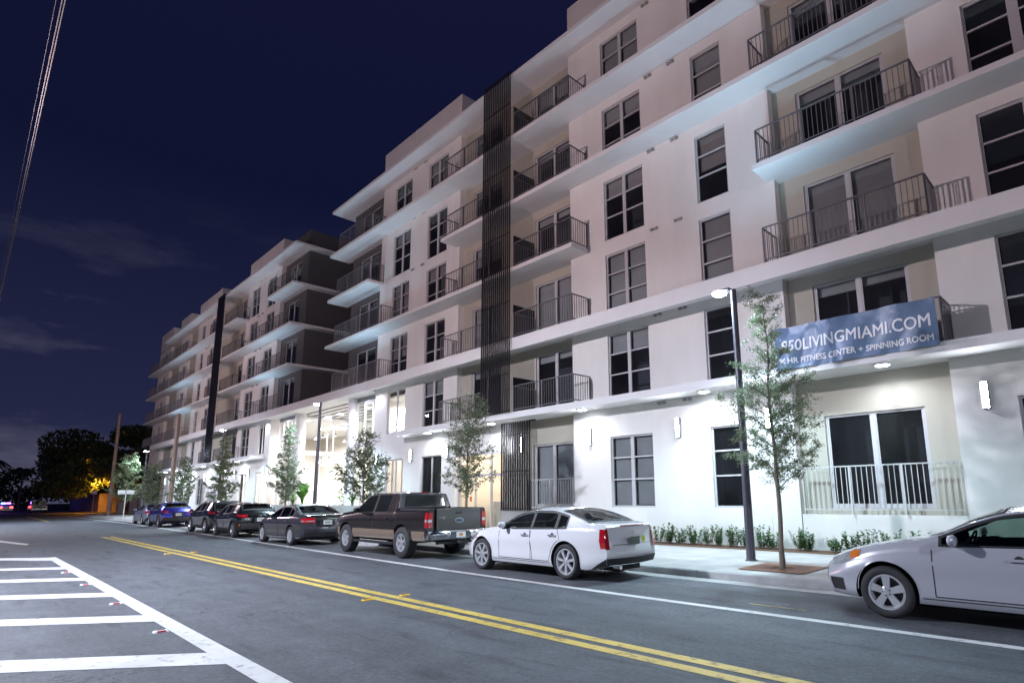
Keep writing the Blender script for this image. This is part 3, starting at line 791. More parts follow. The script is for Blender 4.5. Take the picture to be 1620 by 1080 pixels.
# interior shell
b = MB()
b.box(-55.9, -40.9, 23.9, 24.0, .1, 7.1); b.box(-56.1, -55.9, 15.5, 24, .1, 7.1); b.box(-40.2, -31.0, 23.9, 24.0, .1, 7.1); b.box(-31.0, -25.2, 19.9, 20.0, .1, 7.1)
b.box(-25.2, -25.1, 15.45, 20, .1, 7.1); b.box(-52, -47.4, 19.0, 19.2, .9, 4.4)
b.build('inner_wall', M['interior'], L)
MB().box(-55.9, -40.3, 15.5, 23.9, 7.1, 7.165).build('ceiling', M['slab'], L)
MB().box(-31.4, -25.2, 15.5, 19.9, 6.75, 6.82).build('ceiling', M['slab'], L)
b = MB()
for k in range(9): b.box(-45.2-k*.3, -44.9-k*.3, 19.6, 21.0, .92+k*.19, .92+(k+1)*.19)
b.build('inner_stairs', M['beigecurt'], L)
for x, y in ((-31.2, 17.5), (-29.4, 19.85), (-27.3, 19.85), (-48, 18.9), (-44, 23.8), (-46.2, 23.8)):
    MB().box(x, x+.5, y-.1, y, .92, 6.5).build('drape', M['louvre' if x > -32 else 'beigecurt'], L)
# pendants hang from the lobby ceiling
pp = None
for x, y in PEND:
    if pp is None:
        o = MB().lathe([(.01, .85), (.012, .22), (.08, .2), (.2, .0), (.19, .0), (.07, .17)], 16).build('pendant_lamp', M['vent'], L)
        MB().lathe([(0, .03), (.17, .02), (.0, .015)], 14).build('lamp_shade', M['pendant_glow'], o)
        pp = o; o.location = (x, y, 6.0)
    else: inst(pp, L, (x, y, 6.0))
sq = None
for x, y, z in FLAT:
    if sq is None:
        sq = MB().box(-.2, .2, -.2, .2, -.02, 0).build('panel_light', M['pendant_glow'], L); sq.location = (x, y, z)
    else: inst(sq, L, (x, y, z))
ch = MB()
rr = random.Random(3)
for k in range(26):
    a = rr.random()*6.28; r = rr.random()*.55; c = (-44.6+math.cos(a)*r, 19.5+math.sin(a)*r, 4.35+rr.uniform(-.3, .3))
    ch.lathe([(0, -.07), (.05, -.05), (.07, 0), (.05, .05), (0, .07)], 8, c=c)
ch.tube((-44.6, 19.5, 4.4), (-44.6, 19.5, 6.5), .01)
ch.build('chandelier', M['pendant_glow'], L)
for x, y, z, e_, s_ in ((-43.5, 19.5, 6.3, 1300, 1.6), (-49.5, 19.5, 6.3, 1100, 1.6), (-36.5, 20.0, 6.9, 700, 1.4), (-28.5, 17.6, 6.5, 700, 1.2), (-47, 16.8, 4.0, 300, 1.0)):
    o = light('lobby_ceiling_light', 'AREA', (x, y, z), e_*1.6, (1.0, .98, .97), s_, parent=L)
for x, y in ((-37.0, 15.2), (-41.6, 14.9), (-33.5, 15.2), (-30.2, 14.8)):
    light('soffit_spot', 'SPOT', (x, y, 7.1), 320, (.82, .88, 1.0), .1, 150, .7, aim=(x, y, 0), parent=L)
# bright up-washed corners of the two blocks flanking the lobby
light('soffit_spot', 'SPOT', (-28.2, 14.55, 7.0), 60, (.80, .87, 1.0), .1, 160, .6, aim=(-28.2, 14.6, 0), parent=L)
light('soffit_spot', 'SPOT', (-44.3, 14.55, 7.0), 60, (.80, .87, 1.0), .1, 160, .6, aim=(-44.3, 14.6, 0), parent=L)

# ---------------------------------------------------------------- banner on the near block
def text_mesh(txt, size, name, m, parent, fn, bold=0.0, width=None, space=1.0):
    cu = bpy.data.curves.new(name, 'FONT'); cu.body = txt; cu.size = size; cu.space_character = space
    cu.resolution_u = 3
    o = bpy.data.objects.new(name, cu); C.objects.link(o)
    dg = bpy.context.evaluated_depsgraph_get(); me = bpy.data.meshes.new_from_object(o.evaluated_get(dg))
    C.objects.unlink(o); bpy.data.objects.remove(o)
    bm = bmesh.new(); bm.from_mesh(me); bmesh.ops.triangulate(bm, faces=bm.faces[:])
    xs = [v.co.x for v in bm.verts]; w0, w1 = min(xs), max(xs)
    sx = width/(w1-w0) if width else 1
    for k in range(1, 26):          # slice so the letters can follow the folds
        xx = w0 + (w1-w0)*k/26
        bmesh.ops.bisect_plane(bm, geom=bm.verts[:]+bm.edges[:]+bm.faces[:], plane_co=(xx, 0, 0), plane_no=(1, 0, 0))
    for v in bm.verts:
        v.co = Vector(fn((v.co.x-w0)*sx, v.co.y))
    bm.to_mesh(me); bm.free()
    me.materials.clear(); me.materials.append(m)
    if bold:        # thicker strokes: the same outlines again, a hair to each side and above
        n0 = len(me.vertices); vs = [v.co.copy() for v in me.vertices]; fs = [tuple(p.vertices) for p in me.polygons]
        V, F = [], []
        for q, (dx, dz) in enumerate(((0, 0), (bold, 0), (-bold, 0), (0, bold), (0, -bold))):
            V += [(c.x+dx, c.y-.0012*q, c.z+dz) for c in vs]; F += [tuple(i+q*n0 for i in f) for f in fs]
        me = bpy.data.meshes.new(name); me.from_pydata(V, [], F); me.materials.append(m)
    r = bpy.data.objects.new(name, me); C.objects.link(r)
    if parent: r.parent = parent
    return r

def fold(u, w):
    """outward offset of the hanging vinyl; u 0..1 along, w 0..1 up"""
    return .07*math.sin(u*15+w*2.2)*(.3+.7*(1-u)) + .05*math.sin(u*31-w*5)*(1-w*.5)*(1-.6*u) + .05*math.exp(-((u-.42)/.05)**2)*(1-w)
BX0, BX1, BZ0, BZ1 = -6.10, -2.60, 4.56, 5.63
BN = thing('vinyl_banner', (-4.35, 14.06, 4.56), 'creased blue vinyl banner with white lettering tied along the second-floor balcony railing', 'banner')
bb = MB(); NX, NZ = 90, 22
def bp(u, w): return (BX0+(BX1-BX0)*u + .06*(1-w)*(1-u)*-1, 14.085-max(0, .04+fold(u, w)), BZ0+(BZ1-BZ0)*w-.035*math.sin(u*math.pi*4)**2*(1 if w > .99 else w)*.6)
for j in range(NZ+1):
    for i in range(NX+1): bb.v.append(bp(i/NX, j/NZ))
for j in range(NZ):
    for i in range(NX):
        a = j*(NX+1)+i; bb.f.append((a, a+1, a+NX+2, a+NX+1)); bb.m.append(0)
BO = (-4.35, 14.06, 4.56)
bb.build('vinyl_sheet', M['banner'], BN, smooth=True, off=BO)
def onb(u0, w0, sw):
    def fn(x, y):
        u = u0 + x/(BX1-BX0); w = w0 + y/(BZ1-BZ0); p = bp(u, max(0, min(1, w)))
        return (p[0]-BO[0], p[1]-.008-BO[1], p[2]-BO[2])
    return fn
text_mesh('850LIVINGMIAMI.COM', .40, 'lettering', M['lettering'], BN, onb(.045, .42, 1), .006, 3.22)
text_mesh('24 HR FITNESS CENTER + SPINNING ROOM', .2, 'lettering', M['lettering'], BN, onb(.03, .12, 1), .005, 3.30)

# ---------------------------------------------------------------- street lamps
def street_lamp(x, y, label, far=False):
    t = thing('street_lamp', (x, y, .13), label, 'street lamp', 'black LED street lamps along the sidewalk')
    b = MB(); b.lathe([(0, 0), (.13, 0), (.13, .02), (.10, .03), (.097, .06), (.062, 6.05), (0, 6.05)], 20); b.build('pole', M['pole'], t, smooth=True, angle=40)
    b = MB(); b.box(-.09, -.02, -.03, .03, 5.95, 6.03)
    b.v += []; b.box(-.52, -.06, -.12, .12, 6.05, 6.10)
    b.build('lamp_head', M['pole'], t)
    MB().lathe([(0, -.07), (.10, -.06), (.155, -.03), (.165, 0)], 18, c=(-.36, 0, 6.05)).build('lamp_lens', M['head_glow'], t)
    return t
for k, (x, lab) in enumerate(((-6.13, 'black street lamp nearest the camera, in front of the bannered facade'), (-28.36, 'black street lamp in front of the glass lobby'),
                              (-43.3, 'black street lamp at the far block, behind the dark parked crossovers'), (-66.2, 'farthest black street lamp, beside the pale young tree'), (16.0, 'added black street lamp out of view on the building side, brightening the soffits'))):  # last lamp is added out of view to brighten the right end
    t = street_lamp(x, 11.97, lab)
    light('street_lamp_light', 'SPOT', (x-.38, 11.97, 6.0), {3: 1400, 4: 5000}.get(k, 1450), (.60, .88, 1.0), .12, 136, .4, aim=(x-.38, 11.2, 0), parent=t)
    light('street_lamp_light', 'SPOT', (x-.38, 11.9, 6.3), 1150, (.46, .74, 1.0), .2, 118, 1.0, aim=(x-.38, 11.2, 20), parent=t)  # added uplight to brighten the slab undersides; the lamp head faces down
for x, z0 in ((-15.5, 9.1), (-56.0, 9.1), (16.0, 9.1)):      # lamps on the other side of the street, behind the camera: they light the facades
    t = thing('street_lamp', (x, -3.4, 0), 'tall street lamp across the road, %s' % {-15.5: 'opposite the near slat screen', -56.0: 'opposite the far block', 16.0: 'behind and right of the camera'}[x], 'street lamp', 'tall lamps across the road')
    b = MB(); b.lathe([(0, 0), (.12, 0), (.08, 9.0), (0, 9.0)], 14); b.tube((0, 0, 8.9), (0, 1.3, 9.2), .05); b.build('pole', M['pole'], t)
    MB().lathe([(0, .12), (.2, .08), (.22, 0), (0, 0)], 14, c=(0, 1.45, 9.12)).build('lamp_head', M['pole'], t)
    light('street_lamp_light', 'POINT', (x, -1.95, 8.95), 5000 if x < 0 else 2000, (1.0, .745, .795), .22, parent=t)
    light('street_lamp_light', 'SPOT', (x, -1.9, 8.9), 7000, (.52, .78, 1.0), .35, 156, .6, aim=(x, 1.2, 0), parent=t)

# ---------------------------------------------------------------- wires, utility poles
W = thing('power_lines', (0, .28, 9), 'bundle of overhead power cables running along the street above the road', 'cables')
b = MB()
for dy, dz, r in ((0, 0, .009), (.035, .06, .009), (-.06, .25, .0035)):
    pts = [(x, .25+dy, 9+dz+.00006*(x+40)**2) for x in range(-120, 12, 6)]
    b.path(pts, [r]*len(pts), 6)
W.location = (0, 0, 0); b.build('cable', M['black'] if False else mat('grey_cable', (.010, .009, .012), .7, noise=(2, .1)), W)
def upole(x, y, h, label, lean=0.0, arm=False):
    t = thing('utility_pole', (x, y, .1), label, 'utility pole', None)
    MB().tube((0, 0, 0), (lean, 0, h), .19, .14, 12).build('pole', M['wood'], t)
    if arm:
        b = MB(); b.box(-.06, .06, -1.0, 1.0, h-.6, h-.48); b.tube((0, .3, h-1.9), (0, .3, h-1.0), .19, n=10); b.build('crossarm', M['wood'], t)
    return t
upole(-54.8, 11.75, 8.35, 'bare wooden utility pole standing behind the blue parked crossover')
upole(-80, 11.6, 11.0, 'tall wooden utility pole at the corner before the dark trees')
b = MB()
for k, dz in enumerate((0, .7, 1.6)):
    pts = [(-80-s_*14, 11.6+s_*1.2, 10.3-dz-math.sin(s_/7*3.14)*1.1) for s_ in range(8)]
    b.path(pts, [.02]*8, 4)
tw = thing('power_lines', (0, 0, 0), 'thin cables leading left from the tall utility pole over the dark trees', 'cables'); b.build('cable', M['black'], tw)

# ---------------------------------------------------------------- tree grates, trees
def grate(x, y):
    t = thing('tree_grate', (x, y, .134), 'square rust-brown metal grate around the nearest oak trunk', 'tree grate')
    b = MB(); r0, r1 = .62, .2
    n = 48
    for k in range(n):
        a0, a1 = 2*math.pi*k/n, 2*math.pi*(k+1)/n
        def sq(a): m_ = max(abs(math.cos(a)), abs(math.sin(a))); return (r0*math.cos(a)/m_, r0*math.sin(a)/m_)
        def ci(a, r=r1): return (r*math.cos(a), r*math.sin(a))
        A_, B_ = sq(a0), sq(a1); c, d = ci(a0), ci(a1)
        b.poly([(*c, .012), (*A_, .012), (*B_, .012), (*d, .012)]); b.poly([(*c, -.002), (*c, .012), (*d, .012), (*d, -.002)])
    b.build('grate_plate', M['rust'], t)
    b = MB()
    for k in range(28):
        a = 2*math.pi*k/28
        b.box(0, 0, 0, 0, 0, 0) if False else None
        c0, c1 = (.26*math.cos(a), .26*math.sin(a)), (.54*math.cos(a), .54*math.sin(a)); nx, ny = -math.sin(a)*.007, math.cos(a)*.007
        b.poly([(c0[0]-nx, c0[1]-ny, .0145), (c1[0]-nx, c1[1]-ny, .0145), (c1[0]+nx, c1[1]+ny, .0145), (c0[0]+nx, c0[1]+ny, .0145)])
    b.build('grate_slot', M['black'], t)
    MB().lathe([(0, .004), (.19, .004)], 20).build('soil', M['mulch'], t)
grate(-5.03, 11.06)

def oak(x, y, base, H, R0, zc0, seed, nleaf, label, m='leaf', lsize=.034, group='young oaks along the sidewalk', prof=None, droop=0.0, tr=.05):
    rg = random.Random(seed)
    t = thing('oak_tree', (x, y, base), label, 'tree', group)
    tk = MB(); N = 12
    wob = [(rg.uniform(-.03, .03), rg.uniform(-.03, .03)) for _ in range(N+1)]
    cx = [0]; cy = [0]
    for k in range(N): cx.append(cx[-1]+wob[k][0]); cy.append(cy[-1]+wob[k][1])
    pts = [(cx[k], cy[k], H*.96*k/N) for k in range(N+1)]
    rad = [tr*(1-.86*(k/N)**1.1) for k in range(N+1)]; rad[0] = tr*1.25
    tk.path(pts, rad, 9); tk.build('trunk', M['bark'], t, smooth=True)
    prof = prof or (lambda u: max(.12, math.sin(math.pi*min(1, (u*.93+.1)))**.8*(1-.55*u)))
    lv = MB(); br = MB()
    tips = []
    nb = 44
    for k in range(nb):
        u = (k+rg.random())/nb; z = zc0 + (H-zc0)*u*.97
        a = k*2.4+rg.uniform(-.5, .5); r = R0*prof(u)*rg.uniform(.6, 1.12)
        f = z/(H*.96)*N; i = min(N-1, int(f)); p0 = Vector(pts[i]).lerp(Vector(pts[i+1]), f-i)
        rise = r*rg.uniform(.35, .85) - droop*r
        ps = [p0]
        for s_ in range(1, 5):
            q = s_/4
            ps.append(p0+Vector((math.cos(a)*r*q+rg.uniform(-.03, .03), math.sin(a)*r*q+rg.uniform(-.03, .03), rise*q**.8-(.1*droop*r*q*q)+rg.uniform(-.02, .02))))
        br.path([tuple(v) for v in ps], [.013, .01, .008, .005, .002], 4)
        for s_ in range(1, 5):
            for _ in range(max(1, round(4.6*r/R0))):
                b0 = ps[s_-1].lerp(ps[s_], rg.random())
                aa = a+rg.uniform(-1.3, 1.3); l_ = rg.uniform(.12, .36)*(R0/.95)
                e_ = b0+Vector((math.cos(aa)*l_, math.sin(aa)*l_, rg.uniform(-.12, .25)*(R0/.95)))
                br.tube(b0, e_, .004, .0015, 3, caps=False); tips.append((b0, e_))
    for k in range(nleaf):
        b0, e_ = tips[int(rg.random()**1.0*len(tips)) % len(tips)]
        c = b0.lerp(e_, rg.random()**.6)+Vector((rg.gauss(0, .035), rg.gauss(0, .035), rg.gauss(0, .035)))*(R0/.95)
        d = Vector((rg.gauss(0, 1), rg.gauss(0, 1), rg.gauss(0, .6))).normalized(); w = d.orthogonal().normalized()
        w = (w*math.cos(k)+d.cross(w)*math.sin(k))
        s_ = lsize*rg.uniform(.6, 1.35)
        lv.poly([tuple(c-d*s_), tuple(c+w*s_*.42), tuple(c+d*s_), tuple(c-w*s_*.42)])
    br.build('branch', M['bark'], t); lv.build('crown', M[m], t)
    return t
def crown(k1, k2, top=.12):
    """full near the bottom third, then a thin leader"""
    return lambda u: (.62+.38*math.sin(math.pi*min(1, u/k1*.75+.15))) if u < k1 else (.95*(1-(u-k1)/(k2-k1))+(top+.18)*(u-k1)/(k2-k1) if u < k2 else (top+.18)*(1-u)/(1-k2)*.7+top)
pr = crown(.34, .68)
oak(-5.03, 11.06, .134, 5.50, 1.0, 1.45, 11, 26000, 'nearest young oak, tall and loose, on the rusty square grate by the banner', lsize=.0215, prof=pr)
oak(-14.85, 10.95, .13, 4.5, .95, 1.35, 12, 8500, 'young oak with upright fan-shaped crown behind the brown pickup bed', lsize=.034, prof=crown(.4, .9, .3))
oak(-21.45, 10.95, .13, 4.0, 1.08, 1.15, 13, 9500, 'widest young oak, in front of the right side of the lobby', lsize=.042, prof=crown(.3, .8, .1))
oak(-29.3, 10.95, .13, 5.0, .9, 1.25, 14, 7500, 'young oak with narrow pointed top before the lobby glass, above the grey sedan', lsize=.042, prof=crown(.22, .6, .1))
oak(-39.0, 10.95, .13, 5.2, .85, 1.1, 15, 6500, 'young oak beside the dark crossovers at the start of the far block', lsize=.055, prof=crown(.3, .7, .15))
oak(-47.8, 10.95, .13, 4.5, .85, 1.1, 16, 4500, 'thin young oak right of the bare wooden pole', lsize=.06, prof=crown(.3, .8, .15))
oak(-58.5, 11.1, .13, 4.3, 1.0, 1.0, 17, 5000, 'dense dark young oak left of the bare wooden pole', lsize=.07, prof=lambda u: .95*(1-.5*u))
oak(-67.3, 10.9, .13, 5.7, 1.4, 1.3, 18, 6500, 'pale feathery young oak beside the farthest street lamp', m='leafpale', lsize=.085, prof=lambda u: .95*(1-.75*u)+.05)

# dark trees beyond the block
def bigtree(x, y, H, Rr, seed, label, n=3500, ls=.5, m='leafdark', zc=.34, name='broadleaf_tree', flat=.55):
    rg = random.Random(seed); t = thing(name, (x, y, 0), label, 'tree', 'dark trees at the end of the street')
    tk = MB(); tk.path([(0, 0, 0), (.2, .1, H*.3), (0, .3, H*.6)], [.45, .35, .15], 9)
    cl = []
    for k in range(16):
        a = rg.random()*6.28; r = Rr*math.sqrt(rg.random())*.78; c = Vector((math.cos(a)*r, math.sin(a)*r, H*(zc+.2)+(H*(.92-zc-.2))*rg.random()*(1-.35*(r/Rr)**2)))
        cl.append((c, Rr*rg.uniform(.24, .42))); tk.tube((0, .1, H*.38), tuple(c), .14, .04, 5, caps=False)
    tk.build('trunk', M['bark'], t)
    lv = MB()
    for k in range(n):
        c, r = cl[rg.randrange(16)]
        d = Vector((rg.gauss(0, 1), rg.gauss(0, 1), rg.gauss(0, 1))).normalized()*r*rg.random()**.4; d.z *= flat
        p = c+d; q = Vector((rg.gauss(0, 1), rg.gauss(0, 1), rg.gauss(0, 1))).normalized(); w = q.orthogonal().normalized(); s_ = ls*rg.uniform(.5, 1.3)
        lv.poly([tuple(p-q*s_), tuple(p+w*s_*.45), tuple(p+q*s_), tuple(p-w*s_*.45)])
    lv.build('crown', M[m], t); return t
bigtree(-112, 17.6, 13.0, 10.5, 31, 'broad flat-topped dark tree lit orange from below behind the wooden fence', 18000, .38, zc=.10)
bigtree(-100, 24, 13.6, 8, 32, 'dark tree between the utility pole and the far block', 5000, .36, zc=.1)
bigtree(-126, 16.8, 12.2, 9.5, 33, 'dark spreading tree left of the orange-lit tree', 10000, .4, zc=.1)
bigtree(-92, 22, 10.0, 5.5, 34, 'lower dark tree just behind the pale young oak', 4000, .3, zc=.05)
bigtree(-150, 22, 11, 9, 35, 'distant dark tree above the black pickup', 4000, .45, zc=.05)
bigtree(-190, 20, 13, 13, 36, 'dark distant tree left of the parked black truck', 4000, .6, zc=.03)
bigtree(-230, 4, 13, 14, 37, 'far dark tree at the very end of the road', 3500, .7, zc=.03)
bigtree(-235, -22, 13, 15, 38, 'far dark tree at the left edge of the view', 3500, .7, zc=.03)
def palm(x, y, H, seed, label, s=1.0, m='leafdark', nf=18, cat='palm', group=None, name='palm_tree'):
    rg = random.Random(seed); t = thing(name, (x, y, 0), label, cat, group)
    MB().path([(0, 0, 0), (.1, 0, H*.5), (0, .1, H)], [.2*s, .15*s, .12*s], 8).build('trunk', M['bark'], t)
    lv = MB()
    for k in range(nf):
        a = 2*math.pi*k/nf+rg.uniform(-.2, .2); el = rg.uniform(-.2, 1.1); pts = []
        for j in range(7):
            q = j/6; r = 2.4*s*q; pts.append(Vector((math.cos(a)*r*math.cos(el*.5), math.sin(a)*r*math.cos(el*.5), H+(el*1.2*q-1.7*q*q)*s)))
        for j in range(6):
            w = Vector((-math.sin(a), math.cos(a), 0))*(.32*s*(1-j/7)); 
            lv.poly([tuple(pts[j]-w+Vector((0, 0, -.2*s))), tuple(pts[j]), tuple(pts[j+1]), tuple(pts[j+1]-w*.8+Vector((0, 0, -.2*s)))]); lv.poly([tuple(pts[j]), tuple(pts[j]+w+Vector((0, 0, -.2*s))), tuple(pts[j+1]+w*.8+Vector((0, 0, -.2*s))), tuple(pts[j+1])])
    lv.build('crown', M[m], t); return t
palm(-170, 4, 10.5, 41, 'dark palm silhouette at the far left edge of the sky', 1.5)
palm(-165, 9, 8.5, 42, 'smaller dark palm silhouette right of the taller palm', 1.2)

# broad-leaved plants in the lobby planter
def clump(x, y, z, H, seed, label, n=16, m='palm', w=.09, group='green plants by the lobby steps'):
    rg = random.Random(seed); t = thing('leafy_plant', (x, y, z), label, 'plant', group); lv = MB(); st = MB()
    for k in range(n):
        a = rg.random()*6.28; L_ = H*rg.uniform(.6, 1.1); out = rg.uniform(.25, .8)*H
        P = [Vector((math.cos(a)*out*q**1.5, math.sin(a)*out*q**1.5, L_*math.sin(q*1.9))) for q in (0, .3, .55, .75, .9, 1)]
        W_ = [.02, .3, 1, 1, .6, .02]; s_ = Vector((-math.sin(a), math.cos(a), 0))
        st.path([tuple(v) for v in P[:3]], [.015, .012, .01], 4)
        for j in range(5):
            lv.poly([tuple(P[j]-s_*w*W_[j]*H), tuple(P[j]+s_*w*W_[j]*H), tuple(P[j+1]+s_*w*W_[j+1]*H), tuple(P[j+1]-s_*w*W_[j+1]*H)])
    st.build('stem', M['palm'], t); lv.build('foliage', M[m], t); return t
clump(-37.2, 14.95, 1.08, 1.35, 51, 'large bright green banana-like plant at the left of the lobby steps')
clump(-38.6, 14.9, 1.08, .8, 52, 'low green plant in the planter left of the banana-like plant')
clump(-36.9, 17.4, .92, 1.0, 53, 'green plant at the top of the lobby steps behind the handrail')
clump(-30.5, 14.9, 1.08, .6, 54, 'low dark green plant in the short planter right of the steps', m='shrub')

# low shrubs in the bed
rg = random.Random(77)
def shrub(x, y, h, seed, label):
    r = random.Random(seed); t = thing('shrub', (x, y, .137), label, 'shrub', 'young green shrubs in the mulch bed'); lv = MB(); st = MB()
    for k in range(r.randint(14, 20)):
        a = r.random()*6.28; l_ = h*r.uniform(.55, 1.1); o_ = r.uniform(.02, .22)
        p0 = Vector((math.cos(a)*o_*.6, math.sin(a)*o_*.5, 0)); p1 = Vector((math.cos(a)*(o_+.07), math.sin(a)*(o_*.7+.05), l_))
        st.tube(p0, p1, .005, .003, 4, caps=False)
        for j in range(22):
            q = r.uniform(.1, 1.04); c = p0.lerp(p1, q); b_ = r.random()*6.28; d = Vector((math.cos(b_), math.sin(b_), r.uniform(.1, .9))).normalized(); w = Vector((-math.sin(b_), math.cos(b_), 0)); s_ = r.uniform(.05, .085)
            lv.poly([tuple(c), tuple(c+d*s_*.55+w*s_*.34), tuple(c+d*s_*1.1), tuple(c+d*s_*.55-w*s_*.34)])
    st.build('stem', M['bark'], t); lv.build('foliage', M['shrub'], t)
sx = [-10.45, -10.0, -9.62, -9.2, -8.72, -8.38, -7.97, -7.6, -7.15, -6.86, -6.15, -5.95, -5.3, -5.0, -4.65, -4.15, -3.55, -2.85]
words = ['first', 'second', 'third', 'fourth', 'fifth', 'sixth', 'seventh', 'eighth', 'ninth', 'tenth', 'eleventh', 'twelfth', 'thirteenth', 'fourteenth', 'fifteenth', 'sixteenth', 'seventeenth', 'last']
for k, x in enumerate(sx):
    shrub(x, 14.62+rg.uniform(-.06, .06), rg.uniform(.34, .56), 100+k, 'green leafy shrub in the mulch bed, %s from the white sedan' % words[k])

# ---------------------------------------------------------------- end of the street
b = MB(); rg = random.Random(9)
x = -114.0
while x > -146:
    w = .14; b.box(x-w+.012, x, 15.2, 15.23, 0.05, 2.8+rg.uniform(-.03, .03)); x -= w
FN = thing('wooden_fence', (0, 0, 0), 'weathered vertical board fence lit orange at its near end', 'fence'); b.build('boards', M['wood'], FN)
b = MB(); 
for k in range(14): b.box(-114-k*2.4, -113.9-k*2.4, 15.232, 15.33, .05, 2.7)
b.build('fence_post', M['wood'], FN)
b = MB(); y = 15.3
while y < 23: b.box(-114.0, -113.97, y, y+.128, .05, 2.8); y += .14
b.build('boards', M['wood'], FN)
WL = thing('boundary_wall', (0, 0, 0), 'plain cream boundary wall at the far end of the white block', 'wall')
MB().box(-91.5, -81.55, 15.3, 15.5, .06, 2.9).build('wall', mat('cream_render', (.52, .50, .46), .85, noise=(1, .08, 8)), WL)
UB = thing('utility_cabinet', (-93, 14.6, .06), 'pale utility cabinet beside the tall wooden pole', 'cabinet')
b = MB(); b.box(-.55, .55, -.3, .3, 0, 1.35); b.box(-.6, .6, -.34, .34, 1.35, 1.42); b.build('cabinet_body', M['concrete'], UB); MB().box(-.01, .01, -.306, -.3, .1, 1.3).build('door_seam', M['black'], UB)
def sign(x, y, h, label, w=.6, hh=.35):
    t = thing('sign_post', (x, y, .1), label, 'sign'); MB().tube((0, 0, 0), (0, 0, h), .03, n=8).build('post', M['white_metal'], t)
    b = MB(); b.box(.03, .035, -w, -w*.1, h-hh, h); b.box(.03, .035, w*.1, w, h-hh, h); b.build('sign_plate', M['plate'], t)
sign(-65.5, 10.6, 2.45, 'white post with two small blank plates before the pale young oak')
sign(-103.5, 13.2, 3.0, 'thin sign post standing in the orange light at the fence corner', .3, .5)
OL = thing('street_lamp', (-108.5, 16.0, 0), 'small lamp post hidden in foliage, glowing sodium orange', 'street lamp')
MB().tube((0, 0, 0), (0, 0, 5.4), .07, n=8).build('pole', M['wood'], OL)
MB().lathe([(0, -.1), (.12, -.06), (.14, 0), (0, .02)], 10, c=(0, -.4, 5.3)).build('lamp_head', emis('sodium_glow', (1, .42, .05), 25), OL)
light('street_lamp_light', 'POINT', (-107.0, 13.6, 4.2), 2600, (1, .34, .03), .15, parent=OL)
light('street_lamp_light', 'SPOT', (-108.5, 15.2, 5.2), 3500, (1, .40, .05), .15, 150, .6, aim=(-109.5, 11.5, 0), parent=OL)
# ---------------------------------------------------------------- vehicles
def lerp_tab(tab, x):
    if x <= tab[0][0]: return tab[0][1]
    for k in range(len(tab)-1):
        x0, y0 = tab[k]; x1, y1 = tab[k+1]
        if x <= x1:
            # monotone-ish cubic
            m = (y1-y0)/(x1-x0)
            mp = (y0-tab[k-1][1])/(x0-tab[k-1][0]) if k > 0 else m
            mn = (tab[k+2][1]-y1)/(tab[k+2][0]-x1) if k+2 < len(tab) else m
            def lim(a, b_): return 0 if a*b_ <= 0 else 2*a*b_/(a+b_)
            d0, d1 = lim(mp, m) if k > 0 else m, lim(m, mn) if k+2 < len(tab) else m
            t = (x-x0)/(x1-x0); h = x1-x0
            return y0*(2*t**3-3*t*t+1)+d0*h*(t**3-2*t*t+t)+y1*(-2*t**3+3*t*t)+d1*h*(t**3-t*t)
    return tab[-1][1]

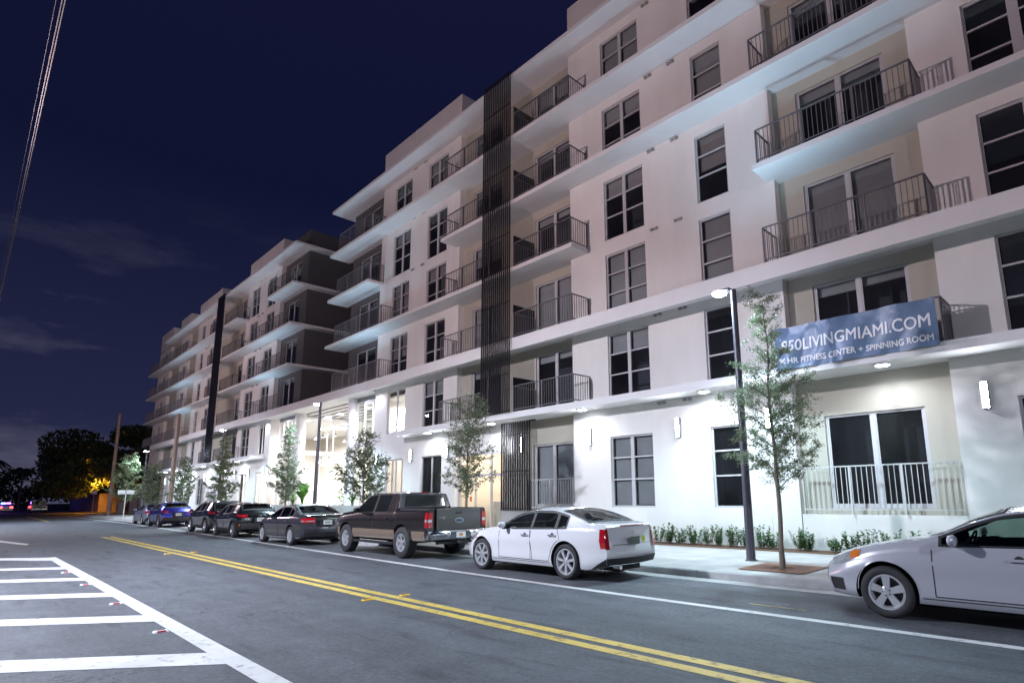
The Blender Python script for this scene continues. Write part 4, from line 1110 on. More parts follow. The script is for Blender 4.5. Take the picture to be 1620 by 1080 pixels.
class Body:
    """lofted car body, nose at x=0 pointing to -X, length L; y<0 is the side the camera sees"""
    def __init__(s, p):
        s.p = p; s.L = p['L']; s.W = p['W']/2; s.zb = p.get('zb', .22)
    def top(s, x): return lerp_tab(s.p['top'], x)
    def belt(s, x): return min(lerp_tab(s.p['belt'], x), s.top(x)-.02)
    def wid(s, x): return s.W*lerp_tab(s.p['plan'], x)
    def bot(s, x): return lerp_tab(s.p.get('bot', [(0, s.zb+.02), (.5, s.zb), (s.L-.6, s.zb), (s.L, s.zb+.1)]), x)
    def sec(s, x):
        zt, zbt, w, z0 = s.top(x), s.belt(x), s.wid(x), s.bot(x)
        ysh = w-.035; hg = zt-zbt; zr = zbt+hg*s.p.get('railf', .86)
        wr = ysh-.03-s.p.get('tum', .42)*(zr-zbt)
        return zt, zbt, w, z0, ysh, zr, wr
    def side(s, x, z):
        zt, zbt, w, z0, ysh, zr, wr = s.sec(x)
        if z <= zbt:
            t = (z-z0)/(zbt-z0)
            y = w - .055*max(0, (.30-t)/.30)**2 - .035*max(0, (t-.62)/.38)**1.8 - s.p.get('hollow', .012)*math.sin(max(0, min(1, (t-.12)/.5))*math.pi)
            cz = s.p.get('crease', .72); y += .008*math.exp(-((t-cz)/.04)**2)
            return y
        t = min(1, (z-zbt)/max(1e-4, zr-zbt))
        return ysh+(wr-ysh)*(t**.9) - .012*0
    def topz(s, x, y):
        zt, zbt, w, z0, ysh, zr, wr = s.sec(x)
        return zr+(zt-zr)*(1-min(1, abs(y)/max(wr, .01))**2.6)
    def deform(s, x, y, z):
        L = s.L; p = s.p
        t = max(0, (x-(L-.7))/.7)**1.6; f = max(0, (.8-x)/.8)**1.6
        yy = (abs(y)/s.W)**2
        x2 = x - t*p.get('bowr', .14)*yy + t*lerp_tab(p.get('leanr', [(.2, -.05), (.5, .03), (.75, .0), (1.1, -.06)]), z)
        x2 += f*p.get('bowf', .26)*yy - f*lerp_tab(p.get('leanf', [(.2, -.06), (.45, .03), (.7, -.03), (.9, -.12)]), z)
        return (x2, y, z)
    def ring(s, x):
        zt, zbt, w, z0, ysh, zr, wr = s.sec(x)
        pts = [(0, z0), (w*.8, z0), (s.side(x, z0+.01)-.01, z0+.012)]
        for k in range(1, 12): zz = z0+(zbt-z0)*k/11; pts.append((s.side(x, zz), zz))
        n = 13
        for k in range(1, n+1): zz = zbt+(zr-zbt)*k/n; pts.append((s.side(x, zz), zz))
        pts[-1] = (wr+.002, zr-.003)
        for q in (.985, .95, .88, .75, .55, .3): pts.append((wr*q, s.topz(x, wr*q)))
        pts.append((0, zt))
        return pts
    def build(s, m, parent, cut=True):
        L = s.L; step = s.p.get('step', .035)
        n = int(L/step); xs = [L*k/n for k in range(n+1)]
        bm = bmesh.new(); rings = []
        for x in xs:
            R_ = s.ring(x); m_ = len(R_)
            left = [bm.verts.new(s.deform(x, -y, z)) if 0 < k < m_-1 else bm.verts.new(s.deform(x, 0, z)) for k, (y, z) in enumerate(R_)]
            right = [left[0]]+[bm.verts.new(s.deform(x, y, z)) for (y, z) in R_[1:-1]]+[left[-1]]
            rings.append((left, right))
        m_ = len(rings[0][0])
        for k in range(n):
            for sd in (0, 1):
                a, b_ = rings[k][sd], rings[k+1][sd]
                for j in range(m_-1):
                    v = [a[j], a[j+1], b_[j+1], b_[j]]
                    if sd: v.reverse()
                    bm.faces.new(v)
        for k, rev in ((0, False), (n, True)):
            lft, rgt = rings[k]
            for j in range(m_-1):
                v = [lft[j], rgt[j], rgt[j+1], lft[j+1]]
                v2 = []
                for q in v:
                    if q not in v2: v2.append(q)
                if rev: v2.reverse()
                if len(v2) >= 3: bm.faces.new(v2)
        bmesh.ops.recalc_face_normals(bm, faces=bm.faces[:])
        me = bpy.data.meshes.new('body'); bm.to_mesh(me); bm.free()
        o = bpy.data.objects.new('body', me); C.objects.link(o)
        # wheel arches (and bed, for the pickup) cut with boolean solids
        cb = MB()
        for wx in s.p['axles']:
            for sg in (-1, 1):
                ys = sorted((sg*(s.W-.30), sg*(s.W+.3)))
                i = len(cb.v); nn = 40; r = s.p['ra']
                for yy in ys:
                    for k in range(nn): a = 2*math.pi*k/nn; cb.v.append((wx+r*math.cos(a), yy, s.p['rw']+.01+r*math.sin(a)))
                for k in range(nn): cb.f.append((i+k, i+(k+1) % nn, i+nn+(k+1) % nn, i+nn+k)); cb.m.append(0)
                cb.f.append(tuple(i+nn-1-k for k in range(nn))); cb.f.append(tuple(i+nn+k for k in range(nn))); cb.m += [0, 0]
        for bx in s.p.get('cuts', []): cb.box(*bx)
        cut = cb.build('cutter', M['underhood'])
        bmc = bmesh.new(); bmc.from_mesh(cut.data); bmesh.ops.recalc_face_normals(bmc, faces=bmc.faces[:]); bmc.to_mesh(cut.data); bmc.free()
        md = o.modifiers.new('b', 'BOOLEAN'); md.operation = 'DIFFERENCE'; md.solver = 'EXACT'; md.object = cut
        me.materials.append(m); me.materials.append(M['underhood'])
        dg = bpy.context.evaluated_depsgraph_get()
        me2 = bpy.data.meshes.new_from_object(o.evaluated_get(dg)); o.modifiers.clear(); o.data = me2
        bpy.data.objects.remove(cut)
        bm = bmesh.new(); bm.from_mesh(me2); kill = []
        W_ = s.p['win']
        for f in bm.faces:
            c = f.calc_center_median()
            f.smooth = True
            for sg in (0,):
                pass
            inw = False
            for (x0, x1) in W_['side']:
                if x0+.02 < c.x < x1-.02 and abs(c.y) > .3 and s.belt(c.x)+.035 < c.z < s.sec(c.x)[5]-.05 and abs(f.normal.y) > .5: inw = True
            for (x0, x1) in (W_['front'], W_['rear']):
                if x0+.05 < c.x < x1-.05 and abs(c.y) < s.sec(c.x)[6]-.09 and c.z > s.belt(c.x)+.05 and abs(f.normal.z) > .15 and s.topz(c.x, c.y)-.03 < c.z: inw = True
            if inw: kill.append(f)
        bmesh.ops.delete(bm, geom=kill, context='FACES')
        bm.to_mesh(me2); bm.free(); me2.set_sharp_from_angle(angle=R(38))
        o.name = 'body'; o.parent = parent
        return o
    def patch(s, x0, x1, lo, hi, off=.005, nx=24, nz=8, sg=-1, b=None, mi=0):
        b = b or MB(); i = len(b.v)
        for k in range(nx+1):
            x = x0+(x1-x0)*k/nx; l_, h_ = lo(x), hi(x)
            if h_ < l_: h_ = l_
            for j in range(nz+1):
                z = l_+(h_-l_)*j/nz; y = s.side(x, z)+off
                b.v.append(s.deform(x, sg*y, z))
        for k in range(nx):
            for j in range(nz):
                a = i+k*(nz+1)+j; q = (a, a+1, a+nz+2, a+nz+1)
                b.f.append(q if sg > 0 else q[::-1]); b.m.append(mi)
        return b
    def tpatch(s, x0, x1, f0=-1, f1=1, ins=.06, off=.005, nx=14, ny=14, b=None):
        b = b or MB(); i = len(b.v)
        for k in range(nx+1):
            x = x0+(x1-x0)*k/nx; wr = s.sec(x)[6]-ins
            for j in range(ny+1):
                y = wr*(f0+(f1-f0)*j/ny); v = s.deform(x, y, s.topz(x, y)+off)
                b.v.append((v[0]+(off if x > s.L/2 else -off), v[1], v[2]))
        for k in range(nx):
            for j in range(ny):
                a = i+k*(ny+1)+j; b.f.append((a, a+ny+1, a+ny+2, a+1)); b.m.append(0)
        return b
    def rpatch(s, y0, y1, z0, z1, off=.006, ny=8, nz=6, b=None, end='r', lo=None, hi=None):
        """patch on the rear (or front) face"""
        b = b or MB(); i = len(b.v); x = s.L if end == 'r' else 0
        for k in range(ny+1):
            y = y0+(y1-y0)*k/ny
            a0 = lo(y) if lo else z0; a1 = hi(y) if hi else z1
            for j in range(nz+1):
                z = a0+(a1-a0)*j/nz
                lim = s.side(x, z)
                yy = max(-lim, min(lim, y)); v = s.deform(x, yy, z); b.v.append((v[0]+(off if end == 'r' else -off), v[1], v[2]))
        for k in range(ny):
            for j in range(nz):
                a = i+k*(nz+1)+j; b.f.append((a, a+nz+1, a+nz+2, a+1)); b.m.append(0)
        return b
    def line(s, pts, w, off=.003, sg=-1, b=None):
        """ribbon along (x,z) points on the side"""
        b = b or MB(); i = len(b.v); n = len(pts)
        for k, (x, z) in enumerate(pts):
            xa, za = pts[max(0, k-1)]; xb, zb = pts[min(n-1, k+1)]; d = Vector((xb-xa, zb-za)).normalized(); nn = Vector((-d.y, d.x))*w/2
            for q in (-1, 1):
                xx, zz = x+nn.x*q, z+nn.y*q; b.v.append(s.deform(xx, sg*(s.side(xx, zz)+off), zz))
        for k in range(n-1): b.f.append((i+2*k, i+2*k+1, i+2*k+3, i+2*k+2)); b.m.append(0)
        return b

def wheel(parent, x, y, rw, wt, spokes, sg, rimr=None, rimm=None, style=0):
    rimr = rimr or rw*.66
    t = MB().lathe([(rimr, -wt/2+.02), (rimr+.015, -wt/2), (rw*.90, -wt/2-.004), (rw*.975, -wt/2+.02), (rw, -wt/2+.05), (rw, wt/2-.05), (rw*.975, wt/2-.02), (rw*.9, wt/2+.004), (rimr+.015, wt/2), (rimr, wt/2-.02)], 44, axis='y')
    for k in range(3):
        pass
    o = t.build('wheel', M['rubber'], parent, smooth=True, angle=50); o.location = (x, y, rw)
    if sg > 0: o.rotation_euler = (0, 0, math.pi)
    r = MB()
    r.lathe([(rimr+.004, -wt/2+.012), (rimr-.02, -wt/2+.012), (rimr-.035, -wt/2+.045), (rimr-.05, wt/2-.03), (rimr+.002, wt/2-.01)], 40, axis='y')
    r.lathe([(0, -wt/2+.022), (.05, -wt/2+.022), (.075, -wt/2+.035), (.075, -wt/2+.075)], 20, axis='y')
    for k in range(spokes):
        subs = (-1, 1) if style == 1 else (0,)
        for q in subs:
            a = 2*math.pi*(k+.25)/spokes + q*.13
            wi = {0: (.036, .052), 1: (.016, .016), 2: (.022, .030)}[style]
            d = (math.cos(a-q*.04), math.sin(a-q*.04)); e = (math.cos(a+q*.05), math.sin(a+q*.05)); nn = (-math.sin(a), math.cos(a))
            r0, r1 = .05, rimr-.015; y0, y1 = -wt/2+.026, -wt/2+.018; th = .035
            P = []
            for (rr_, dd, ww, yy) in ((r0, d, wi[0], y0), (r1, e, wi[1], y1)):
                for s_ in (-1, 1):
                    P.append((dd[0]*rr_+nn[0]*ww*s_, yy, dd[1]*rr_+nn[1]*ww*s_)); P.append((dd[0]*rr_+nn[0]*ww*s_, yy+th, dd[1]*rr_+nn[1]*ww*s_))
            i = len(r.v); r.v += P
            for f in ((0, 2, 6, 4), (1, 5, 7, 3), (0, 4, 5, 1), (2, 3, 7, 6)): r.f.append(tuple(i+v for v in f)); r.m.append(0)
    r.build('rim', rimm or M['alloy'], o, smooth=True, angle=30)
    MB().lathe([(0, 0.0), (rimr*.72, 0.0), (rimr*.72, .02), (rimr-.045, .04), (rimr-.045, .05), (0, .05)], 24, axis='y').build('brake_disc', M['disc'], o)
    b = MB()
    for k in range(5):
        a = 2*math.pi*k/5+.6; b.tube((math.cos(a)*.045, -wt/2+.015, math.sin(a)*.045), (math.cos(a)*.045, -wt/2+.03, math.sin(a)*.045), .009, n=6)
    b.build('wheel_nut', M['black'], o)
    return o

def seat(b, x, y, z, hgt=.62):
    b.box(x-.25, x+.22, y-.24, y+.24, z, z+.16); b.box(x+.18, x+.32, y-.23, y+.23, z+.1, z+hgt); b.box(x+.22, x+.30, y-.12, y+.12, z+hgt+.02, z+hgt+.18)

def car(name, loc, label, cat, p, paint, rz=0.0, sc=1.0):
    t = thing(name, loc, label, cat, p.get('group', 'cars parked along the kerb'), rz); t.scale = (sc, sc, sc)
    s = Body(p); s.build(paint, t); W_ = p['win']; L = s.L; gm = p.get('glass', M['carglass'])
    ax = p['axles']; ra = p['ra']
    off = .004
    # side glass, with dark surround
    for sg in (-1, 1):
        for (x0, x1) in W_['side']:
            lo = lambda x: s.belt(x)+.012; hi = lambda x: max(s.belt(x)+.014, s.sec(x)[5]-.03)
            s.patch(x0, x1, lo, hi, off, 20, 8, sg).build('side_window', gm, t, smooth=True)
        x0, x1 = W_['side'][0][0], W_['side'][-1][1]
        b = MB(); N = 34
        xs = [x0+(x1-x0)*k/N for k in range(N+1)]
        s.line([(x, s.sec(x)[5]-.032) for x in xs], .034, off+.003, sg, b)
        s.line([(x, s.belt(x)+.016) for x in xs], .022, off+.003, sg, b)
        for k in range(len(W_['side'])-1):
            xa, xb = W_['side'][k][1], W_['side'][k+1][0]
            s.patch(xa-.012, xb+.012, lambda x: s.belt(x)+.012, lambda x: s.sec(x)[5]-.03, off+.002, 2, 8, sg, b)
        for xe, e_ in ((x0, 1), (x1, -1)):
            s.patch(min(xe, xe+e_*.035), max(xe, xe+e_*.035), lambda x: s.belt(x)+.012, lambda x: max(s.belt(x)+.014, s.sec(x)[5]-.03), off+.002, 2, 6, sg, b)
        b.build('window_trim', M['black'], t, smooth=True)
        if p.get('chrome_trim'):
            b = MB(); s.line([(x, s.sec(x)[5]-.012) for x in xs], .012, off+.005, sg, b); s.line([(x, s.belt(x)+.002) for x in xs], .012, off+.005, sg, b); b.build('chrome_strip', M['chrome'], t, smooth=True)
        # doors: shut lines, handles
        for d in p['doors']:
            xa, xb = d['x']; zl = s.bot((xa+xb)/2)+.12
            def arch(x, zz=zl):
                z = zz
                for a in ax:
                    if abs(x-a) < ra+.05: z = max(z, p['rw']+math.sqrt(max(0, (ra+.05)**2-(x-a)**2)))
                return z
            b = MB()
            def vl(x, slope=0.0):
                z0 = arch(x); z1 = s.belt(x)+.01; return [(x+slope*(q/10-.5)*.1, z0+(z1-z0)*q/10) for q in range(11)]
            s.line(vl(xa, d.get('s', 0)), .012, .0025, sg, b); s.line(vl(xb, d.get('s', 0)), .012, .0025, sg, b)
            s.line([(xa+(xb-xa)*q/20, arch(xa+(xb-xa)*q/20)) for q in range(21)], .012, .0025, sg, b)
            hx = xb-.17; hz = s.belt(hx)-p.get('hdrop', .13)
            ds = b.build('door_seam', M['black'], t)
            h = MB(); y = s.side(hx, hz)
            h.box(hx-.10, hx+.10, sg*(y+.018), sg*(y+.036), hz-.014, hz+.016); h.box(hx-.10, hx-.075, sg*(y-.01), sg*(y+.02), hz-.012, hz+.014); h.box(hx+.075, hx+.10, sg*(y-.01), sg*(y+.02), hz-.012, hz+.014)
            h.build('door_handle', p.get('hmat') or paint, t)
            c_ = MB(); c_.lathe([(0, 0), (.05, 0)], 14, axis='y', c=(hx, sg*(y+.002), hz)); c_.build('handle_recess', M['black'], t)
        # mirror
        mx = p['mirror']; mz = s.belt(mx)+.06; y = s.side(mx, mz-.05)
        b = MB(); i = 0
        cx, cy, cz = mx+.02, sg*(y+.14), mz+.03
        for ka in range(9):
            u = -1+2*ka/8
            for kb in range(12):
                a = 2*math.pi*kb/12; rr_ = (1-abs(u)**2.6)**.5 if abs(u) < 1 else .0
                b.v.append((cx-.045+.045*math.cos(a)*rr_+(.0 if math.cos(a) < 0 else .02*rr_), cy+u*.105, cz+.07*math.sin(a)*rr_))
        for ka in range(8):
            for kb in range(12): b.f.append((ka*12+kb, ka*12+(kb+1) % 12, (ka+1)*12+(kb+1) % 12, (ka+1)*12+kb)); b.m.append(0)
        o = b.build('wing_mirror', p.get('mmat') or paint, t, smooth=True)
        b = MB(); b.tube((mx, sg*(y-.02), mz-.05), (cx-.03, cy, cz-.03), .022, .03, 8); b.build('mirror_arm', M['black'], o)
        # rocker / cladding
        b = MB(); cl = p.get('clad')
        if cl:
            for a in ax:
                s.line([(a+math.cos(th)*(ra+.03), p['rw']+.01+math.sin(th)*(ra+.03)) for th in [R(-12+204*q/30) for q in range(31)]], .075, .010, sg, b)
            s.patch(ax[0]+ra+.02, ax[1]-ra-.02, lambda x: s.bot(x)+.012, lambda x: s.bot(x)+.14, .010, 16, 3, sg, b)
            b.build('wheel_arch_cladding', cl, t)
        else:
            for aa in ax:
                b = MB(); s.line([(aa+math.cos(th)*(ra+.006), p['rw']+.01+math.sin(th)*(ra+.006)) for th in [R(180*q/30) for q in range(31)]], .012, .006, sg, b)
                b.build('wheel_arch_lip', paint, t)
            b = MB(); s.line([(ax[0]+ra+.04+(ax[1]-ax[0]-2*ra-.08)*q/20, s.bot(1.5)+.085) for q in range(21)], .010, .003, sg, b); b.build('sill_line', M['black'], t)
        # fuel flap
    # glass front and rear
    s.tpatch(*W_['front'], off=.006).build('windscreen', p.get('wglass', gm), t, smooth=True)
    if W_['rear'][1]-W_['rear'][0] > .1: s.tpatch(*W_['rear'], off=.006).build('rear_window', gm, t, smooth=True)
    for (x0, x1), e_ in ((W_['front'], 0), (W_['rear'], 1)):
        if x1-x0 < .1: continue
        b = MB()
        s.tpatch(x0, x1, -1, -.90, off=.009, ny=2, b=b); s.tpatch(x0, x1, .90, 1, off=.009, ny=2, b=b)
        xm = x1 if e_ == 0 else x0
        d_ = -.09 if e_ == 0 else .09
        s.tpatch(min(xm, xm+d_), max(xm, xm+d_), off=.009, nx=2, b=b)
        xm = x0 if e_ == 0 else x1
        d_ = .07 if e_ == 0 else -.07
        s.tpatch(min(xm, xm+d_), max(xm, xm+d_), off=.009, nx=2, b=b)
        b.build('glass_surround', M['black'], t, smooth=True)
    # lamps
    zc = p['tail']; b = MB()
    for sg in (-1, 1):
        o = MB()
        s.patch(L-zc['wrap'], L, lambda x: zc['lo'](0, x), lambda x: zc['hi'](0, x), .009, 10, 5, sg, o)
        ya = s.side(L, (zc['z'][0]+zc['z'][1])/2)
        y0, y1 = sorted((sg*zc['in'], sg*(ya+.05)))
        s.rpatch(y0, y1, *zc['z'], off=.009, b=o, lo=zc.get('rlo'), hi=zc.get('rhi'))
        i = len(o.v); za, zb_ = zc['z']
        for j in range(7):
            z = za+(zb_-za)*j/6; lim = s.side(L, z); v = s.deform(L, sg*(lim+.009), z); w_ = s.deform(L, sg*lim, z); w2 = s.deform(L, sg*(lim-.05), z)
            o.v += [v, (w_[0]+.0095, w_[1]+sg*.006, w_[2]), (w2[0]+.0095, w2[1], w2[2])]
        for j in range(6):
            for k_ in (0, 1): c0 = i+3*j+k_; o.f.append((c0, c0+1, c0+4, c0+3)); o.m.append(0)
        q = o.build('tail_lamp', M['red'], t, smooth=True)
        if zc.get('white'):
            a0, a1 = zc['white']; w = MB(); s.patch(L-zc['wrap']*.9, L-.01, lambda x: a0, lambda x: a1, .012, 6, 2, sg, w)
            yy = sorted((sg*(zc['in']+.02), sg*(ya-.02))); s.rpatch(*yy, a0, a1, off=.012, b=w); w.build('reversing_lens', M['clearlens'], q, smooth=True)
        hc = p['head']; o = MB()
        s.patch(hc['x'][0], hc['x'][1], hc['lo'], hc['hi'], .008, 12, 4, sg, o); q = o.build('headlight', M['clearlens'], t, smooth=True)
        if hc.get('amber'):
            o = MB(); s.patch(*hc['amber'], lambda x: hc['lo'](x)+.02, lambda x: hc['hi'](x)-.015, .011, 5, 3, sg, o); o.build('indicator_lens', M['amber'], q, smooth=True)
        if hc.get('fog'):
            o = MB(); x0, x1, z0, z1 = hc['fog']; s.patch(x0, x1, lambda x: z0, lambda x: z1, .007, 5, 3, sg, o); o.build('fog_lamp_recess', M['black'], t, smooth=True)
    # plate, bumper insert, grille
    pz = p.get('platez', .78)
    v = s.deform(L, 0, pz)
    b = MB(); b.box(v[0]+.004, v[0]+.014, -.155, .155, pz-.075, pz+.075); pl = b.build('licence_plate', p.get('platem', M['plate']), t)
    b = MB(); b.box(v[0]+.0145, v[0]+.016, -.12, .12, pz-.028, pz+.028) if not p.get('platem') else None
    if b.v: b.build('plate_marking', mat('plate_print', (.25, .32, .28), .6, noise=(70, .6, 2)), pl)
    if p.get('recess', 1):
        b = MB(); s.rpatch(-.27, .27, pz-.12, pz+.105, off=.0035, b=b); b.build('plate_recess', M['black'], t, smooth=True)
    lb = p.get('lower', M['black'])
    b = MB(); z0 = s.bot(L)+.012
    s.rpatch(-s.W*.97, s.W*.97, z0, z0+p.get('lowh', .17), off=.006, ny=16, b=b)
    for sg in (-1, 1): s.patch(L-.42, L, lambda x: s.bot(x)+.012, lambda x: s.bot(x)+.012+p.get('lowh', .17)*(x-(L-.42))/.42, .006, 8, 3, sg, b)
    b.build('rear_valance', lb, t, smooth=True)
    b = MB(); s.rpatch(-s.W*.55, s.W*.55, s.bot(0)+.16, s.bot(0)+.36, off=.005, end='f', b=b); b.build('grille', M['black'], t, smooth=True)
    if p.get('lidline'):
        b = MB(); s.rpatch(-s.W*.68, s.W*.68, p['lidline']-.004, p['lidline']+.004, off=.004, b=b, nz=1); b.build('boot_seam', M['black'], t)
    if p.get('emblem'):
        ez, er, em = p['emblem']; v = s.deform(L, 0, ez); b = MB()
        n = 24; i = 0
        for k in range(n): a = 2*math.pi*k/n; b.v.append((v[0]+.012, er*1.25*math.cos(a), ez+er*.8*math.sin(a))); b.v.append((v[0]+.012, er*.95*math.cos(a), ez+er*.55*math.sin(a)))
        for k in range(n): b.f.append((2*k, 2*((k+1) % n), 2*((k+1) % n)+1, 2*k+1)); b.m.append(0)
        b.box(v[0]+.008, v[0]+.013, -er*.6, er*.6, ez-er*.12, ez+er*.12); b.build('badge', em, t)
    # interior
    fx, rx = p['seats']; fz = p['rw']-.02+p.get('ride', 0)
    b = MB()
    for yy in (-.37, .37): seat(b, fx, yy, fz, .56); 
    b.box(rx-.22, rx+.2, -.62, .62, fz, fz+.16); b.box(rx+.14, rx+.26, -.62, .62, fz+.1, fz+.60)
    b.build('seats', M['seat'], t)
    b = MB(); b.box(fx-1.05, fx-.62, -s.W+.14, s.W-.14, fz+.1, s.belt(fx-.8)-.0); b.build('dashboard', M['black'], t)
    b = MB()
    for k in range(20):
        a0, a1 = 2*math.pi*k/20, 2*math.pi*(k+1)/20
        b.tube((fx-.50+.06*math.sin(a0), -.37+.17*math.cos(a0), s.belt(fx)+.0+.17*math.sin(a0)), (fx-.50+.06*math.sin(a1), -.37+.17*math.cos(a1), s.belt(fx)+.17*math.sin(a1)), .013, n=5, caps=False)
    b.build('steering_wheel', M['black'], t)
    # wheels
    for a in ax:
        for sg in (-1, 1):
            wheel(t, a, sg*(s.W-p['wt']/2-.012), p['rw'], p['wt'], p['spokes'], sg, p.get('rimr'), p.get('rimm'), p.get('rims', 0))
    b = MB(); b.box(ax[0]+.1, ax[1]-.1, -s.W+.35, s.W-.35, s.zb-.06, s.zb+.03); b.box(ax[1]+.2, ax[1]+.9 if L-ax[1] > 1 else L-.15, -.4, .4, s.zb-.02, s.zb+.12)
    for a in ax: b.tube((a, -s.W+.3, p['rw']), (a, s.W-.3, p['rw']), .05, n=8)
    if p.get('pipe'): b.tube((L-.5, p['pipe'], s.bot(L)+.0), (L-.06, p['pipe'], s.bot(L)+.03), .035, n=12)
    b.build('underbody', M['underhood'], t)
    if p.get('roofrail'):
        b = MB()
        for sg in (-1, 1):
            xs = [p['roofrail'][0]+(p['roofrail'][1]-p['roofrail'][0])*k/10 for k in range(11)]
            b.path([(x, sg*(s.sec(x)[6]-.03), s.topz(x, s.sec(x)[6]-.03)+.03+(.0 if 0 < k < 10 else -.03)) for k, x in enumerate(xs)], [.014]*11, 6)
        b.build('roof_rail', M['black'], t)
    if p.get('extra'): p['extra'](s, t, paint)
    return t

def carpaint(name, col, metal=.5, rough=.28):
    m = mat(name, col, rough, metal, coat=1.0, noise=(400, .06, 2)); return m
plan_s = [(0, .80), (.35, .93), (.9, .99), (1.6, 1.0), (3.4, 1.0), (4.1, .975), (4.6, .93), (4.9, .86)]

def sedan(**k):
    p = dict(L=4.86, W=1.84, zb=.21,
        top=[(0, .60), (.08, .70), (.45, .83), (1.0, .93), (1.35, .985), (1.55, 1.05), (1.95, 1.26), (2.3, 1.39), (2.65, 1.445), (3.1, 1.445), (3.5, 1.385), (3.95, 1.21), (4.28, 1.085), (4.65, 1.075), (4.84, 1.05), (4.86, 1.03)],
        belt=[(0, .55), (.5, .76), (1.2, .91), (1.6, .935), (3.0, .965), (3.9, 1.0), (4.4, 1.0), (4.86, .97)],
        plan=plan_s, axles=(.93, 3.67), rw=.33, ra=.385, wt=.22, spokes=5,
        win=dict(side=[(1.58, 2.55), (2.60, 3.42), (3.45, 3.78)], front=(1.46, 2.28), rear=(3.46, 4.22)),
        doors=[dict(x=(1.50, 2.56)), dict(x=(2.57, 3.50), s=-1)], mirror=1.78, seats=(2.35, 3.15),
        tail=dict(wrap=.26, z=(.76, .96), lo=lambda r, x: .80, hi=lambda r, x: .955, **{'in': .50}),
        head=dict(x=(.06, .62), lo=lambda x: .58+.14*(x/.62), hi=lambda x: .68+.15*(x/.62)), lidline=.70, emblem=(.93, .045, M['chrome']))
    p.update(k); return p

silver = carpaint('silver_paint', (.50, .51, .56), .35, .30)
white = carpaint('pearl_white_paint', (.72, .72, .74), .0, .25)
grey = carpaint('dark_grey_paint', (.062, .064, .078), .5, .25)
black = carpaint('black_green_paint', (.016, .02, .022), .4, .2)
ink = carpaint('ink_blue_paint', (.012, .018, .03), .4, .2)
blue = carpaint('royal_blue_paint', (.03, .028, .32), .6, .25)
lightblue = carpaint('silver_blue_paint', (.30, .32, .40), .6, .3)
brown = carpaint('dark_brown_metallic', (.026, .021, .022), .5, .25)
tan = carpaint('tan_metallic', (.30, .22, .16), .5, .4)
pewter = carpaint('pewter_metallic', (.085, .082, .082), .6, .3)

# silver sedan, nose at the left, right edge of the view
car('parked_car', (-3.30, 9.06, 0), 'silver sedan at the right edge, only its front half in view', 'car', sedan(glass=M['carglass_light'], W=1.85, rimr=.222, chrome_trim=False,
    top=[(0, .62), (.08, .73), (.45, .86), (1.0, .97), (1.32, 1.02), (1.55, 1.09), (2.0, 1.31), (2.35, 1.42), (2.75, 1.46), (3.15, 1.45), (3.55, 1.385), (4.0, 1.22), (4.28, 1.12), (4.65, 1.10), (4.84, 1.07), (4.86, 1.04)],
    head=dict(x=(.05, .60), lo=lambda x: .60+.14*(x/.6), hi=lambda x: .70+.165*min(1, x/.5), amber=(.40, .58), fog=(.04, .28, .30, .46)), spokes=5), silver, sc=.945)
def ats_extra(s, t, paint):
    L = s.L; v = s.deform(L, 0, 1.02)
    b = MB(); b.box(v[0]-.03, v[0]+.012, -.36, .36, 1.045, 1.066); b.build('brake_light_strip', M['red'], t)
    b = MB(); v2 = s.deform(L, 0, .78); b.lathe([(0, 0), (.055, 0)], 8, axis='z', c=(0, 0, 0)); b.v = [(v2[0]+.012, .28+q[1]*1.2, .78+q[0]*1.3) for q in b.v]
    b.build('round_sticker', mat('lime_sticker', (.55, .62, .02), .5, noise=(30, .1)), t)
    b = MB(); b.box(3.0, 3.14, -.02, .02, 1.44, 1.485); b.build('roof_antenna', paint, t)
    v3 = s.deform(L, -.3, .30); b = MB(); b.tube((v3[0]-.15, -.42, .265), (v3[0]+.01, -.42, .265), .04, n=14); b.build('exhaust_tip', M['chrome'], t)
car('parked_car', (-11.22, 8.92, 0), 'white sedan with tall red tail lights and a lime-yellow sticker beside its plate', 'car', sedan(L=4.64, W=1.80,
    top=[(0, .62), (.08, .72), (.45, .85), (1.0, .95), (1.35, 1.0), (1.55, 1.07), (1.95, 1.28), (2.3, 1.38), (2.65, 1.42), (3.0, 1.415), (3.4, 1.35), (3.85, 1.21), (4.16, 1.105), (4.45, 1.095), (4.62, 1.07), (4.64, 1.04)],
    belt=[(0, .55), (.5, .76), (1.2, .91), (1.6, .94), (3.0, .975), (3.7, 1.0), (4.2, 1.01), (4.64, .985)],
    plan=[(0, .80), (.35, .93), (.9, .99), (1.6, 1.0), (3.4, 1.0), (4.0, .975), (4.4, .93), (4.64, .88)],
    axles=(.83, 3.55), rw=.348, ra=.398, spokes=7, rims=2, rimr=.252, chrome_trim=True, hmat=M['chrome'], glass=M['carglass'],
    win=dict(side=[(1.56, 2.50), (2.55, 3.24), (3.27, 3.58)], front=(1.46, 2.28), rear=(3.28, 4.08)), doors=[dict(x=(1.48, 2.52)), dict(x=(2.53, 3.36), s=-1)], mirror=1.72, seats=(2.3, 3.0),
    tail=dict(wrap=.13, z=(.62, 1.0), lo=lambda r, x: .64, hi=lambda r, x: 1.0-.0*x, **{'in': .70}), platem=mat('grey_dealer_plate', (.10, .12, .11), .5, noise=(60, .5)), platez=.76, emblem=(.93, .05, M['chrome']),
    recess=None, lowh=.13, extra=ats_extra), white, sc=.935)
def camry_extra(s, t, paint):
    v = s.deform(s.L, 0, .92); b = MB(); b.box(v[0]+.004, v[0]+.018, -.4, .4, .905, .935); b.build('chrome_boot_strip', M['chrome'], t)
    b = MB(); b.tube((s.L-.2, .45, .22), (s.L-.02, .45, .22), .03, n=12); b.build('exhaust_tip', M['chrome'], t)
